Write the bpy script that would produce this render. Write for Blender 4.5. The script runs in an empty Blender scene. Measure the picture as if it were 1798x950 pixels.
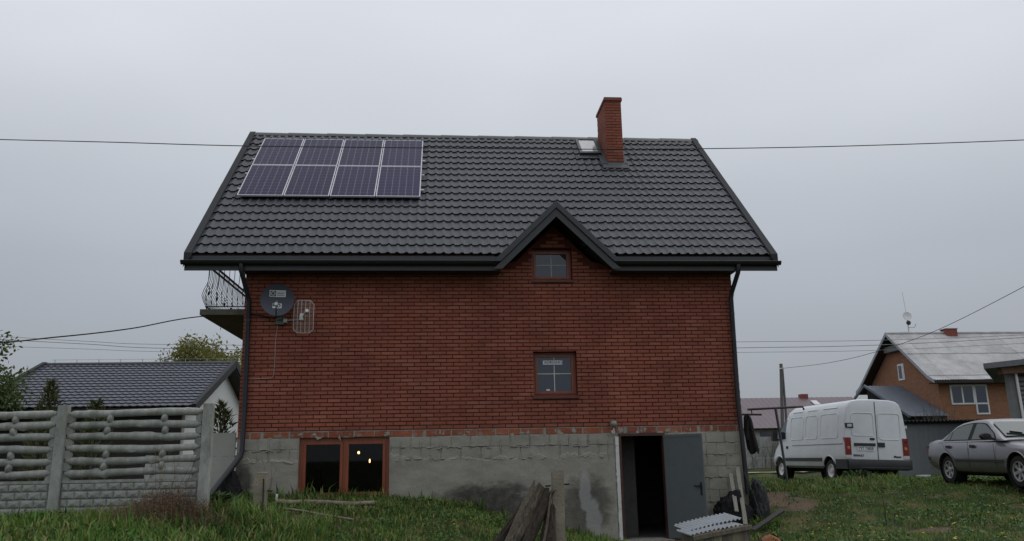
import bpy, math, random
import numpy as np
from mathutils import Vector, Matrix

# ------------------------------------------------------------------ camera
scene = bpy.context.scene
COL = scene.collection
random.seed(7)
rad = math.radians

cam_data = bpy.data.cameras.new('camera')
cam = bpy.data.objects.new('camera', cam_data)
COL.objects.link(cam)
cam_data.sensor_width = 36.0
cam_data.lens = 36.0 * 1433.8 / 1798.0
cam_data.clip_start = 0.1
cam_data.clip_end = 3000.0
yaw, pit, rol = 0.08698, 0.22481, -0.01886
right = Vector((math.cos(yaw), -math.sin(yaw), 0))
fwdh = Vector((math.sin(yaw), math.cos(yaw), 0))
fwd = fwdh * math.cos(pit) + Vector((0, 0, math.sin(pit)))
upv = -fwdh * math.sin(pit) + Vector((0, 0, math.cos(pit)))
cr = right * math.cos(rol) + upv * math.sin(rol)
cu = -right * math.sin(rol) + upv * math.cos(rol)
m = Matrix((cr, cu, -fwd)).transposed().to_4x4()
m.translation = Vector((3.933, -16.412, -0.531))
cam.matrix_world = m
scene.camera = cam
scene.render.resolution_x = 1024
scene.render.resolution_y = 541

# ------------------------------------------------------------------ sky and light (overcast)
SUN_EL, SUN_AZ = rad(50), rad(80)          # azimuth clockwise from +y
world = bpy.data.worlds.new('World')
scene.world = world
world.use_nodes = True
wn = world.node_tree
wn.nodes.clear()
w_out = wn.nodes.new('ShaderNodeOutputWorld')
w_bg = wn.nodes.new('ShaderNodeBackground')
w_bg.inputs['Strength'].default_value = 0.1
w_sky = wn.nodes.new('ShaderNodeTexSky')
w_sky.sky_type = 'NISHITA'
w_sky.sun_disc = False
w_sky.sun_elevation = SUN_EL
w_sky.sun_rotation = SUN_AZ
w_sky.air_density = 1.0
w_sky.dust_density = 6.0
w_sky.ozone_density = 1.0
w_tc = wn.nodes.new('ShaderNodeTexCoord')
w_sep = wn.nodes.new('ShaderNodeSeparateXYZ')
wn.links.new(w_tc.outputs['Generated'], w_sep.inputs[0])
w_ramp = wn.nodes.new('ShaderNodeValToRGB')       # cloud deck: brighter overhead, duller to the horizon
els = w_ramp.color_ramp.elements
els[0].position = 0.0
els[0].color = (0.275, 0.295, 0.325, 1)
els[1].position = 1.0
els[1].color = (0.80, 0.82, 0.85, 1)
e2 = els.new(0.22); e2.color = (0.365, 0.395, 0.44, 1)
e3 = els.new(0.5); e3.color = (0.645, 0.675, 0.725, 1)
wn.links.new(w_sep.outputs['Z'], w_ramp.inputs[0])
w_map = wn.nodes.new('ShaderNodeMapping')
w_map.inputs['Scale'].default_value = (1.0, 1.0, 2.6)
wn.links.new(w_tc.outputs['Generated'], w_map.inputs[0])
w_noise = wn.nodes.new('ShaderNodeTexNoise')
w_noise.inputs['Scale'].default_value = 1.7
w_noise.inputs['Detail'].default_value = 3.0
w_noise.inputs['Roughness'].default_value = 0.45
wn.links.new(w_map.outputs[0], w_noise.inputs['Vector'])
w_mr = wn.nodes.new('ShaderNodeMapRange')
w_mr.inputs['From Min'].default_value = 0.3
w_mr.inputs['From Max'].default_value = 0.7
w_mr.inputs['To Min'].default_value = 10.6
w_mr.inputs['To Max'].default_value = 12.4
wn.links.new(w_noise.outputs['Fac'], w_mr.inputs['Value'])
w_mul = wn.nodes.new('ShaderNodeVectorMath')
w_mul.operation = 'SCALE'
wn.links.new(w_ramp.outputs['Color'], w_mul.inputs[0])
wn.links.new(w_mr.outputs[0], w_mul.inputs['Scale'])
w_mix = wn.nodes.new('ShaderNodeMix')
w_mix.data_type = 'RGBA'
w_mix.inputs['Factor'].default_value = 0.06
wn.links.new(w_mul.outputs[0], w_mix.inputs['A'])
wn.links.new(w_sky.outputs[0], w_mix.inputs['B'])
wn.links.new(w_mix.outputs['Result'], w_bg.inputs['Color'])
wn.links.new(w_bg.outputs[0], w_out.inputs[0])

sun_data = bpy.data.lights.new('sun', 'SUN')
sun_data.energy = 0.5
sun_data.angle = rad(70)
sun_data.color = (1.0, 0.97, 0.93)
sun = bpy.data.objects.new('sun', sun_data)
COL.objects.link(sun)
sd = Vector((math.sin(SUN_AZ) * math.cos(SUN_EL), math.cos(SUN_AZ) * math.cos(SUN_EL), math.sin(SUN_EL)))
sun.rotation_euler = sd.to_track_quat('Z', 'Y').to_euler()
sun.location = sd * 60

scene.view_settings.view_transform = 'Standard'
scene.view_settings.look = 'None'
scene.view_settings.gamma = 1.0
scene.view_settings.exposure = 0.0
scene.view_settings.use_curve_mapping = False

# ------------------------------------------------------------------ materials
MATS = {}
def mat(name, col, rough=0.7, metal=0.0, var=0.18, scale=6.0, bump=0.0, bscale=40.0, spec=0.4,
        dirt=None, dscale=2.0, damount=0.0, stretch=(1, 1, 1), coat=0.0, rnd=0.0, world=False, film=None):
    """noise-varied principled material; dirt = second colour in noise patches; rnd = variation per object"""
    if name in MATS:
        return MATS[name]
    M = bpy.data.materials.new(name)
    M.use_nodes = True
    nt = M.node_tree
    b = nt.nodes['Principled BSDF']
    L = nt.links.new
    tc = nt.nodes.new('ShaderNodeTexCoord')
    mp = nt.nodes.new('ShaderNodeMapping')
    mp.inputs['Scale'].default_value = stretch
    if world:
        gp = nt.nodes.new('ShaderNodeNewGeometry'); L(gp.outputs['Position'], mp.inputs[0])
    else:
        L(tc.outputs['Object'], mp.inputs[0])
    n = nt.nodes.new('ShaderNodeTexNoise')
    n.inputs['Scale'].default_value = scale
    n.inputs['Detail'].default_value = 6
    n.inputs['Roughness'].default_value = 0.65
    L(mp.outputs[0], n.inputs['Vector'])
    mr = nt.nodes.new('ShaderNodeMapRange')
    mr.inputs['From Min'].default_value = 0.3
    mr.inputs['From Max'].default_value = 0.7
    mr.inputs['To Min'].default_value = 1 - var
    mr.inputs['To Max'].default_value = 1 + var
    L(n.outputs['Fac'], mr.inputs['Value'])
    val = mr.outputs[0]
    if rnd:
        oi = nt.nodes.new('ShaderNodeObjectInfo')
        m2 = nt.nodes.new('ShaderNodeMapRange')
        m2.inputs['To Min'].default_value = 1 - rnd
        m2.inputs['To Max'].default_value = 1 + rnd
        L(oi.outputs['Random'], m2.inputs['Value'])
        mm = nt.nodes.new('ShaderNodeMath'); mm.operation = 'MULTIPLY'
        L(val, mm.inputs[0]); L(m2.outputs[0], mm.inputs[1])
        val = mm.outputs[0]
    sc = nt.nodes.new('ShaderNodeVectorMath')
    sc.operation = 'SCALE'
    sc.inputs[0].default_value = col
    L(val, sc.inputs['Scale'])
    out = sc.outputs[0]
    if dirt:
        n2 = nt.nodes.new('ShaderNodeTexNoise')
        n2.inputs['Scale'].default_value = dscale
        n2.inputs['Detail'].default_value = 8
        n2.inputs['Roughness'].default_value = 0.7
        L(mp.outputs[0], n2.inputs['Vector'])
        m3 = nt.nodes.new('ShaderNodeMapRange')
        m3.inputs['From Min'].default_value = 0.42
        m3.inputs['From Max'].default_value = 0.68
        m3.inputs['To Max'].default_value = damount
        L(n2.outputs['Fac'], m3.inputs['Value'])
        mx = nt.nodes.new('ShaderNodeMix'); mx.data_type = 'RGBA'
        L(m3.outputs[0], mx.inputs['Factor'])
        L(out, mx.inputs['A'])
        mx.inputs['B'].default_value = (*dirt, 1)
        out = mx.outputs['Result']
    if film:                                   # road dirt thrown up over the lowest part
        fc, fz0, fz1 = film
        sz = nt.nodes.new('ShaderNodeSeparateXYZ'); L(tc.outputs['Object'], sz.inputs[0])
        sm_ = nt.nodes.new('ShaderNodeMath'); sm_.operation = 'MULTIPLY_ADD'; L(n.outputs['Fac'], sm_.inputs[0]); sm_.inputs[1].default_value = 0.35; L(sz.outputs[2], sm_.inputs[2])
        fm_ = nt.nodes.new('ShaderNodeMapRange'); fm_.inputs['From Min'].default_value = fz1 + .17; fm_.inputs['From Max'].default_value = fz0 + .17; fm_.inputs['To Max'].default_value = .8; L(sm_.outputs[0], fm_.inputs['Value'])
        fx = nt.nodes.new('ShaderNodeMix'); fx.data_type = 'RGBA'; L(fm_.outputs[0], fx.inputs['Factor']); L(out, fx.inputs['A']); fx.inputs['B'].default_value = (*fc, 1)
        out = fx.outputs['Result']
    L(out, b.inputs['Base Color'])
    b.inputs['Roughness'].default_value = rough
    b.inputs['Metallic'].default_value = metal
    b.inputs['Specular IOR Level'].default_value = spec
    b.inputs['Coat Weight'].default_value = coat
    if bump:
        n3 = nt.nodes.new('ShaderNodeTexNoise')
        n3.inputs['Scale'].default_value = bscale
        n3.inputs['Detail'].default_value = 6
        L(mp.outputs[0], n3.inputs['Vector'])
        bp = nt.nodes.new('ShaderNodeBump')
        bp.inputs['Strength'].default_value = bump
        bp.inputs['Distance'].default_value = 0.02
        L(n3.outputs['Fac'], bp.inputs['Height'])
        L(bp.outputs[0], b.inputs['Normal'])
    MATS[name] = M
    return M

def attr_mat(name, cols, rough=0.8, attr='var', spec=0.3, bump=0.0, bscale=60, translucent=0.0):
    """colour picked per piece: stored face value 'var' plus the object's own random number, through a ramp"""
    if name in MATS:
        return MATS[name]
    M = bpy.data.materials.new(name)
    M.use_nodes = True
    nt = M.node_tree
    L = nt.links.new
    b = nt.nodes['Principled BSDF']
    a = nt.nodes.new('ShaderNodeAttribute'); a.attribute_name = attr
    oi = nt.nodes.new('ShaderNodeObjectInfo')
    ad = nt.nodes.new('ShaderNodeMath'); ad.operation = 'ADD'
    L(a.outputs['Fac'], ad.inputs[0]); L(oi.outputs['Random'], ad.inputs[1])
    fr = nt.nodes.new('ShaderNodeMath'); fr.operation = 'FRACT'
    L(ad.outputs[0], fr.inputs[0])
    rp = nt.nodes.new('ShaderNodeValToRGB')
    while len(rp.color_ramp.elements) < len(cols):
        rp.color_ramp.elements.new(0.5)
    for i, c in enumerate(cols):
        rp.color_ramp.elements[i].position = i / (len(cols) - 1)
        rp.color_ramp.elements[i].color = (*c, 1)
    L(fr.outputs[0], rp.inputs[0])
    geo = nt.nodes.new('ShaderNodeNewGeometry')
    n = nt.nodes.new('ShaderNodeTexNoise')
    n.inputs['Scale'].default_value = 1.1
    n.inputs['Detail'].default_value = 7
    L(geo.outputs['Position'], n.inputs['Vector'])
    mr = nt.nodes.new('ShaderNodeMapRange')
    mr.inputs['From Min'].default_value = 0.3
    mr.inputs['From Max'].default_value = 0.7
    mr.inputs['To Min'].default_value = 0.78
    mr.inputs['To Max'].default_value = 1.18
    L(n.outputs['Fac'], mr.inputs['Value'])
    sc = nt.nodes.new('ShaderNodeVectorMath'); sc.operation = 'SCALE'
    L(rp.outputs[0], sc.inputs[0]); L(mr.outputs[0], sc.inputs['Scale'])
    L(sc.outputs[0], b.inputs['Base Color'])
    b.inputs['Roughness'].default_value = rough
    b.inputs['Specular IOR Level'].default_value = spec
    if bump:
        n3 = nt.nodes.new('ShaderNodeTexNoise')
        n3.inputs['Scale'].default_value = bscale
        n3.inputs['Detail'].default_value = 5
        L(geo.outputs['Position'], n3.inputs['Vector'])
        bp = nt.nodes.new('ShaderNodeBump')
        bp.inputs['Strength'].default_value = bump
        bp.inputs['Distance'].default_value = 0.01
        L(n3.outputs['Fac'], bp.inputs['Height'])
        L(bp.outputs[0], b.inputs['Normal'])
    if translucent:
        tr = nt.nodes.new('ShaderNodeBsdfTranslucent')
        L(sc.outputs[0], tr.inputs['Color'])
        ms = nt.nodes.new('ShaderNodeMixShader')
        ms.inputs[0].default_value = translucent
        L(b.outputs[0], ms.inputs[1]); L(tr.outputs[0], ms.inputs[2])
        L(ms.outputs[0], nt.nodes['Material Output'].inputs[0])
    MATS[name] = M
    return M

def glass_mat(name, tint=(0.02, 0.025, 0.03), see=0.0, ior=1.9):
    """window pane: dark room behind it plus mirror reflection; see = share that is clear"""
    if name in MATS:
        return MATS[name]
    M = bpy.data.materials.new(name)
    M.use_nodes = True
    nt = M.node_tree
    b = nt.nodes['Principled BSDF']
    b.inputs['Base Color'].default_value = (*tint, 1)
    b.inputs['Roughness'].default_value = 0.03
    b.inputs['IOR'].default_value = ior
    if see:
        gl = nt.nodes.new('ShaderNodeBsdfGlossy'); gl.inputs['Roughness'].default_value = 0.02
        tp = nt.nodes.new('ShaderNodeBsdfTransparent'); tp.inputs['Color'].default_value = (see, see, see, 1)
        fr = nt.nodes.new('ShaderNodeFresnel'); fr.inputs['IOR'].default_value = ior
        ms = nt.nodes.new('ShaderNodeMixShader')
        nt.links.new(fr.outputs[0], ms.inputs[0])
        nt.links.new(tp.outputs[0], ms.inputs[1]); nt.links.new(gl.outputs[0], ms.inputs[2])
        nt.links.new(ms.outputs[0], nt.nodes['Material Output'].inputs[0])
    MATS[name] = M
    return M

def emit_mat(name, col, s):
    M = bpy.data.materials.new(name)
    M.use_nodes = True
    nt = M.node_tree
    nt.nodes.clear()
    o = nt.nodes.new('ShaderNodeOutputMaterial'); e = nt.nodes.new('ShaderNodeEmission')
    e.inputs[0].default_value = (*col, 1); e.inputs[1].default_value = s
    nt.links.new(e.outputs[0], o.inputs[0])
    return M

# ------------------------------------------------------------------ mesh helpers
ORG = {}
def org(p):
    return ORG[p.name] if p is not None else Vector((0, 0, 0))

def thing(name, label, cat, loc=(0, 0, 0), group=None, local=False, rot=(0, 0, 0)):
    o = bpy.data.objects.new(name, None)
    COL.objects.link(o)
    o.location = loc
    o.rotation_euler = rot
    o.empty_display_size = 0.3
    tag(o, label, cat, group)
    ORG[o.name] = Vector((0, 0, 0)) if local else Vector(loc)
    return o

def tag(o, label=None, cat=None, group=None, kind=None):
    if label: o['label'] = label
    if cat: o['category'] = cat
    if group: o['group'] = group
    if kind: o['kind'] = kind
    return o

def link_mesh(name, me, parent=None, loc=None, rot=None, scale=None):
    o = bpy.data.objects.new(name, me)
    COL.objects.link(o)
    if parent is not None:
        o.parent = parent
    if loc is not None: o.location = loc
    if rot is not None: o.rotation_euler = rot
    if scale is not None: o.scale = scale
    return o

class MB:
    def __init__(s):
        s.V = []; s.F = []; s.A = []
    def vs(s, pts):
        i = len(s.V); s.V.extend([tuple(p) for p in pts]); return i
    def poly(s, pts, a=0.0):
        i = s.vs(pts); s.F.append(tuple(range(i, i + len(pts)))); s.A.append(a); return s
    def hexa(s, P, a=0.0):
        """8 corners: bottom ring 0-3, top ring 4-7"""
        i = s.vs(P)
        for f in ((0, 3, 2, 1), (4, 5, 6, 7), (0, 1, 5, 4), (1, 2, 6, 5), (2, 3, 7, 6), (3, 0, 4, 7)):
            s.F.append(tuple(i + k for k in f)); s.A.append(a)
        return s
    def box(s, x0, x1, y0, y1, z0, z1, a=0.0):
        return s.hexa([(x0, y0, z0), (x1, y0, z0), (x1, y1, z0), (x0, y1, z0),
                       (x0, y0, z1), (x1, y0, z1), (x1, y1, z1), (x0, y1, z1)], a)
    def beam(s, a, b, w, h, up=(0, 0, 1), av=0.0):
        """rectangular bar from a to b, w across, h along up"""
        a = Vector(a); b = Vector(b); d = (b - a).normalized()
        sx = d.cross(Vector(up)); sx.normalize(); uz = sx.cross(d)
        sx *= w / 2; uz *= h / 2
        return s.hexa([a - sx - uz, a + sx - uz, b + sx - uz, b - sx - uz, a - sx + uz, a + sx + uz, b + sx + uz, b - sx + uz], av)
    def prism(s, poly, axis, a0, a1):
        """2D polygon extruded; axis x: (y,z), y: (x,z), z: (x,y)"""
        def P(q, t):
            return (t, q[0], q[1]) if axis == 'x' else ((q[0], t, q[1]) if axis == 'y' else (q[0], q[1], t))
        n = len(poly)
        i = s.vs([P(q, a0) for q in poly] + [P(q, a1) for q in poly])
        s.F.append(tuple(i + k for k in range(n))[::-1]); s.F.append(tuple(i + n + k for k in range(n)))
        s.A += [0, 0]
        for k in range(n):
            s.F.append((i + k, i + (k + 1) % n, i + n + (k + 1) % n, i + n + k)); s.A.append(0)
        return s
    def tube(s, pts, r, n=8, cap=True, a=0.0):
        pts = [Vector(p) for p in pts]
        rs = r if isinstance(r, (list, tuple)) else [r] * len(pts)
        base = len(s.V); ref = None
        for k, p in enumerate(pts):
            d = (pts[min(k + 1, len(pts) - 1)] - pts[max(k - 1, 0)])
            d = d.normalized() if d.length > 1e-9 else Vector((0, 0, 1))
            if ref is None:
                ref = d.orthogonal().normalized()
            else:
                ref = ref - d * ref.dot(d)
                ref = ref.normalized() if ref.length > 1e-6 else d.orthogonal().normalized()
            q = d.cross(ref)
            for j in range(n):
                t = 2 * math.pi * j / n
                s.V.append(tuple(p + (ref * math.cos(t) + q * math.sin(t)) * rs[k]))
        for k in range(len(pts) - 1):
            for j in range(n):
                s.F.append((base + k * n + j, base + k * n + (j + 1) % n, base + (k + 1) * n + (j + 1) % n, base + (k + 1) * n + j)); s.A.append(a)
        if cap:
            s.F.append(tuple(base + j for j in range(n))[::-1]); s.A.append(a)
            e = base + (len(pts) - 1) * n
            s.F.append(tuple(e + j for j in range(n))); s.A.append(a)
        return s
    def lathe(s, prof, c=(0, 0, 0), axis=(0, 0, 1), n=20, a=0.0):
        """profile of (radius, height) turned about an axis through c"""
        ax = Vector(axis).normalized(); u = ax.orthogonal().normalized(); w = ax.cross(u); c = Vector(c)
        base = len(s.V)
        for (r, h) in prof:
            for j in range(n):
                t = 2 * math.pi * j / n
                s.V.append(tuple(c + ax * h + (u * math.cos(t) + w * math.sin(t)) * max(r, 1e-4)))
        for k in range(len(prof) - 1):
            for j in range(n):
                s.F.append((base + k * n + j, base + k * n + (j + 1) % n, base + (k + 1) * n + (j + 1) % n, base + (k + 1) * n + j)); s.A.append(a)
        return s
    def grid(s, fn, us, vs_, a=0.0):
        base = len(s.V); nv = len(vs_)
        for u in us:
            for v in vs_:
                s.V.append(tuple(fn(u, v)))
        for i in range(len(us) - 1):
            for j in range(nv - 1):
                s.F.append((base + i * nv + j, base + (i + 1) * nv + j, base + (i + 1) * nv + j + 1, base + i * nv + j + 1)); s.A.append(a)
        return s
    def mesh(s, name, off=Vector((0, 0, 0)), smooth=False, attr=False):
        me = bpy.data.meshes.new(name)
        ox, oy_, oz = off
        me.from_pydata([(x - ox, y - oy_, z - oz) for x, y, z in s.V], [], s.F)
        if attr:
            at = me.attributes.new('var', 'FLOAT', 'FACE')
            at.data.foreach_set('value', np.array(s.A, dtype=np.float32))
        if smooth:
            me.polygons.foreach_set('use_smooth', np.ones(len(me.polygons), dtype=bool))
            if smooth != 'all':
                me.set_sharp_from_angle(angle=rad(smooth if smooth is not True else 40))
        me.update()
        return me
    def build(s, name, material, parent=None, smooth=False, attr=False, fix=False):
        off = org(parent)
        me = s.mesh(name, off, smooth, attr)
        if fix:
            import bmesh
            bm = bmesh.new(); bm.from_mesh(me)
            bmesh.ops.recalc_face_normals(bm, faces=bm.faces); bm.to_mesh(me); bm.free()
        me.materials.append(material)
        o = link_mesh(name, me, parent)
        ORG[o.name] = off
        return o

def box_part(name, material, parent, *b):
    return MB().box(*b).build(name, material, parent)

def copy_tree(o, parent=None):
    c = o.copy(); COL.objects.link(c)
    c.parent = parent
    for ch in list(o.children):
        copy_tree(ch, c)
    return c

def text_part(name, s, size, material, parent, matrix, depth=0.002, align='CENTER', bold=0.0):
    cu_ = bpy.data.curves.new(name, 'FONT')
    cu_.body = s; cu_.size = size; cu_.extrude = depth; cu_.align_x = align; cu_.align_y = 'CENTER'
    cu_.offset = bold
    tmp = bpy.data.objects.new('tmp', cu_)
    COL.objects.link(tmp)
    dg = bpy.context.evaluated_depsgraph_get()
    me = bpy.data.meshes.new_from_object(tmp.evaluated_get(dg))
    bpy.data.objects.remove(tmp)
    me.transform(matrix)
    me.materials.clear(); me.materials.append(material)
    return link_mesh(name, me, parent)

# shared materials
m_brick = attr_mat('red facing brick', [(0.245, 0.077, 0.049), (0.285, 0.092, 0.058), (0.265, 0.083, 0.053), (0.305, 0.115, 0.078), (0.275, 0.088, 0.056), (0.225, 0.073, 0.050), (0.29, 0.100, 0.066)], 0.85, bump=0.25, bscale=90)
m_mortar = mat('dark red mortar', (0.098, 0.025, 0.016), 0.95, var=0.25)
m_tile = mat('anthracite metal roof tile', (0.051, 0.056, 0.068), 0.55, var=0.18, scale=0.9, spec=0.5, bump=0.04, bscale=25, rnd=0.06, world=True, stretch=(1.6, .5, .5), dirt=(0.085, 0.088, 0.092), dscale=2.6, damount=0.35)
m_trim = mat('anthracite trim metal', (0.040, 0.044, 0.047), 0.45, var=0.10, spec=0.5)
m_verge = mat('dark verge metal', (0.028, 0.031, 0.035), 0.8, var=0.10)
m_gutter = mat('graphite gutter plastic', (0.016, 0.018, 0.019), 0.35, var=0.1, spec=0.5)
m_pipe = mat('graphite downpipe', (0.018, 0.021, 0.026), 0.4, var=0.1, spec=0.5)
m_soffit = mat('dark brown soffit boards', (0.03, 0.022, 0.018), 0.7, stretch=(1, 10, 1))
m_conc = mat('old cement', (0.30, 0.288, 0.25), 0.95, var=0.22, scale=5, bump=0.5, bscale=30, dirt=(0.17, 0.165, 0.15), dscale=2.2, damount=0.6)
m_fence = mat('cast concrete fence', (0.335, 0.345, 0.32), 0.9, var=0.16, scale=9, bump=0.5, bscale=60, dirt=(0.13, 0.14, 0.115), dscale=3.2, damount=0.75, rnd=0.10, stretch=(1.4, 1.4, 0.6))
m_frame = mat('mahogany window plastic', (0.24, 0.064, 0.028), 0.4, var=0.22, scale=3, stretch=(6, 6, 0.6), spec=0.5)
m_glass = glass_mat('window glass', (0.020, 0.030, 0.055), ior=1.75)
m_bar = mat('pale glazing bar', (0.55, 0.55, 0.50), 0.5)
m_dark = mat('black interior', (0.01, 0.01, 0.01), 0.95)
m_iron = mat('black wrought iron', (0.012, 0.012, 0.014), 0.5)
m_wood = mat('weathered grey wood', (0.17, 0.145, 0.115), 0.9, var=0.4, scale=5, stretch=(8, 8, 0.8), bump=0.5, bscale=20, dirt=(0.06, 0.05, 0.04), damount=0.6)
m_white = mat('white paint', (0.72, 0.73, 0.74), 0.5, var=0.06)
m_black = mat('black rubber', (0.016, 0.016, 0.017), 0.75)
m_steel = mat('galvanised steel', (0.42, 0.44, 0.46), 0.45, metal=0.5, var=0.15)
# ------------------------------------------------------------------ ground
GP = np.array([
    (-8, -4, -1.24), (-4, -4, -1.24), (-1.5, -4, -1.25), (.5, -4, -1.28), (-4, -8, -1.6), (0, -8, -1.7), (0, -6, -1.52), (-3, -6, -1.42),
    (.3, 0, -1.2), (1.5, 0, -1.27), (3, 0, -1.29), (4.2, 0, -1.40), (5.1, 0, -1.72), (6.4, 0, -1.97), (7.1, 0, -2.12), (7.9, 0, -2.15), (8.8, 0, -2.1), (9.8, 0, -1.85),
    (1.1, -3, -1.40), (2.3, -1.2, -1.40), (2.4, -2.2, -1.57), (2.5, -3.5, -1.72), (2.6, -5, -1.9), (4.5, -1.5, -1.62), (4.6, -3, -1.87), (5.7, -3, -2.0),
    (6.5, -1.2, -2.06), (7.5, -2, -2.14), (8.2, -3.1, -2.12), (9, -3.6, -2.06), (7, -6, -2.2), (4, -8, -2.12), (4, -16, -2.1), (10, -16, -2.1), (-4, -16, -2.1),
    (16, -16, -2.1), (10, -8, -2.15), (11.4, -3.4, -1.92), (13, -3.5, -1.88), (14.4, -1.5, -1.72), (12.5, -1.3, -1.80), (10.4, -1.2, -1.97), (10.4, .5, -1.75),
    (11, 2, -1.55), (12.5, 3, -1.42), (12.5, 1, -1.6), (16.5, 2.3, -1.31), (16.5, -.4, -1.33), (14.8, 1, -1.42), (20, 1, -1.32), (16.6, 7.2, -1.47), (16.6, 12, -1.5),
    (20, 12, -1.5), (14, 5, -1.40), (12, 8, -1.4), (19, -3, -1.68), (16, -3, -1.72), (16, -6, -2.0), (22, -6, -1.9), (-2, 2, -1.22), (-6, 6, -1.25), (-12, 10, -1.3),
    (0, 14, -1.35), (10, 14, -1.4), (18, 22, -1.25), (-20, -10, -1.6), (30, 0, -1.4), (30, 25, -1.4), (0, 30, -1.4), (-25, 25, -1.3), (40, 40, -1.4), (-20, -30, -2.1), (30, -30, -2.1)], float)
def _tps(r2):
    return np.where(r2 > 1e-12, 0.5 * r2 * np.log(np.maximum(r2, 1e-12)), 0.0)
_n = len(GP)
_d2 = ((GP[:, None, :2] - GP[None, :, :2]) ** 2).sum(-1)
_A = np.zeros((_n + 3, _n + 3))
_A[:_n, :_n] = _tps(_d2) + np.eye(_n) * 0.02
_A[:_n, _n] = 1; _A[:_n, _n + 1:] = GP[:, :2]; _A[_n, :_n] = 1; _A[_n + 1:, :_n] = GP[:, :2].T
_w = np.linalg.solve(_A, np.concatenate([GP[:, 2], [0, 0, 0]]))
def wob(x, y):
    return (0.030 * np.sin(1.7 * x + 0.6 * y + 1) * np.sin(1.3 * y - 0.4 * x) + 0.018 * np.sin(4.1 * x - 2.2 * y) * np.sin(3.3 * y + 1.1 * x + 2)
            + 0.010 * np.sin(8.3 * x + 1) * np.sin(7.7 * y + 3.1 * x))
def gz(x, y):
    x = np.asarray(x, float); y = np.asarray(y, float)
    shp = x.shape
    xf = np.clip(x.ravel(), -40, 60); yf = np.clip(y.ravel(), -40, 60)
    z = np.full(xf.shape, _w[_n]) + _w[_n + 1] * xf + _w[_n + 2] * yf
    for i in range(_n):
        z += _w[i] * _tps((xf - GP[i, 0]) ** 2 + (yf - GP[i, 1]) ** 2)
    far = np.clip((np.hypot(xf - 8, yf - 3) - 24) / 20, 0, 1)
    z = np.clip(z, -2.3, -1.05) * (1 - far) + -1.45 * far
    z += wob(xf, yf) * (1 - far)
    return z.reshape(shp)
def g1(x, y):
    return float(gz(np.array([x]), np.array([y]))[0])

def axis_coords(lo, hi, step, far):
    a = np.arange(lo, hi + 1e-6, step)
    k = []; d = step
    t = hi
    while t < far:
        d *= 1.35; t += d; k.append(t)
    l = []; d = step; t = lo
    while t > -far:
        d *= 1.35; t -= d; l.append(t)
    return np.concatenate([np.array(l[::-1]), a, np.array(k)])
gx = axis_coords(-7, 25, 0.2, 900); gy = axis_coords(-9, 16, 0.2, 900)
GX, GY = np.meshgrid(gx, gy, indexing='ij')
GZ = gz(GX, GY)
inside = (GX > 0.25) & (GX < 9.75) & (GY > 0.3) & (GY < 8.2)
GZ[inside] = -2.6
nx_, ny_ = GX.shape
idx = np.arange(nx_ * ny_).reshape(nx_, ny_)
quads = np.stack([idx[:-1, :-1], idx[1:, :-1], idx[1:, 1:], idx[:-1, 1:]], -1).reshape(-1, 4)
gme = bpy.data.meshes.new('ground')
gme.from_pydata(np.stack([GX.ravel(), GY.ravel(), GZ.ravel()], 1).tolist(), [], quads.tolist())
gme.polygons.foreach_set('use_smooth', np.ones(len(gme.polygons), dtype=bool))
ground = link_mesh('ground', gme)
tag(ground, 'uneven grassy yard sloping down to the basement door', 'ground', kind='structure')

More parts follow.
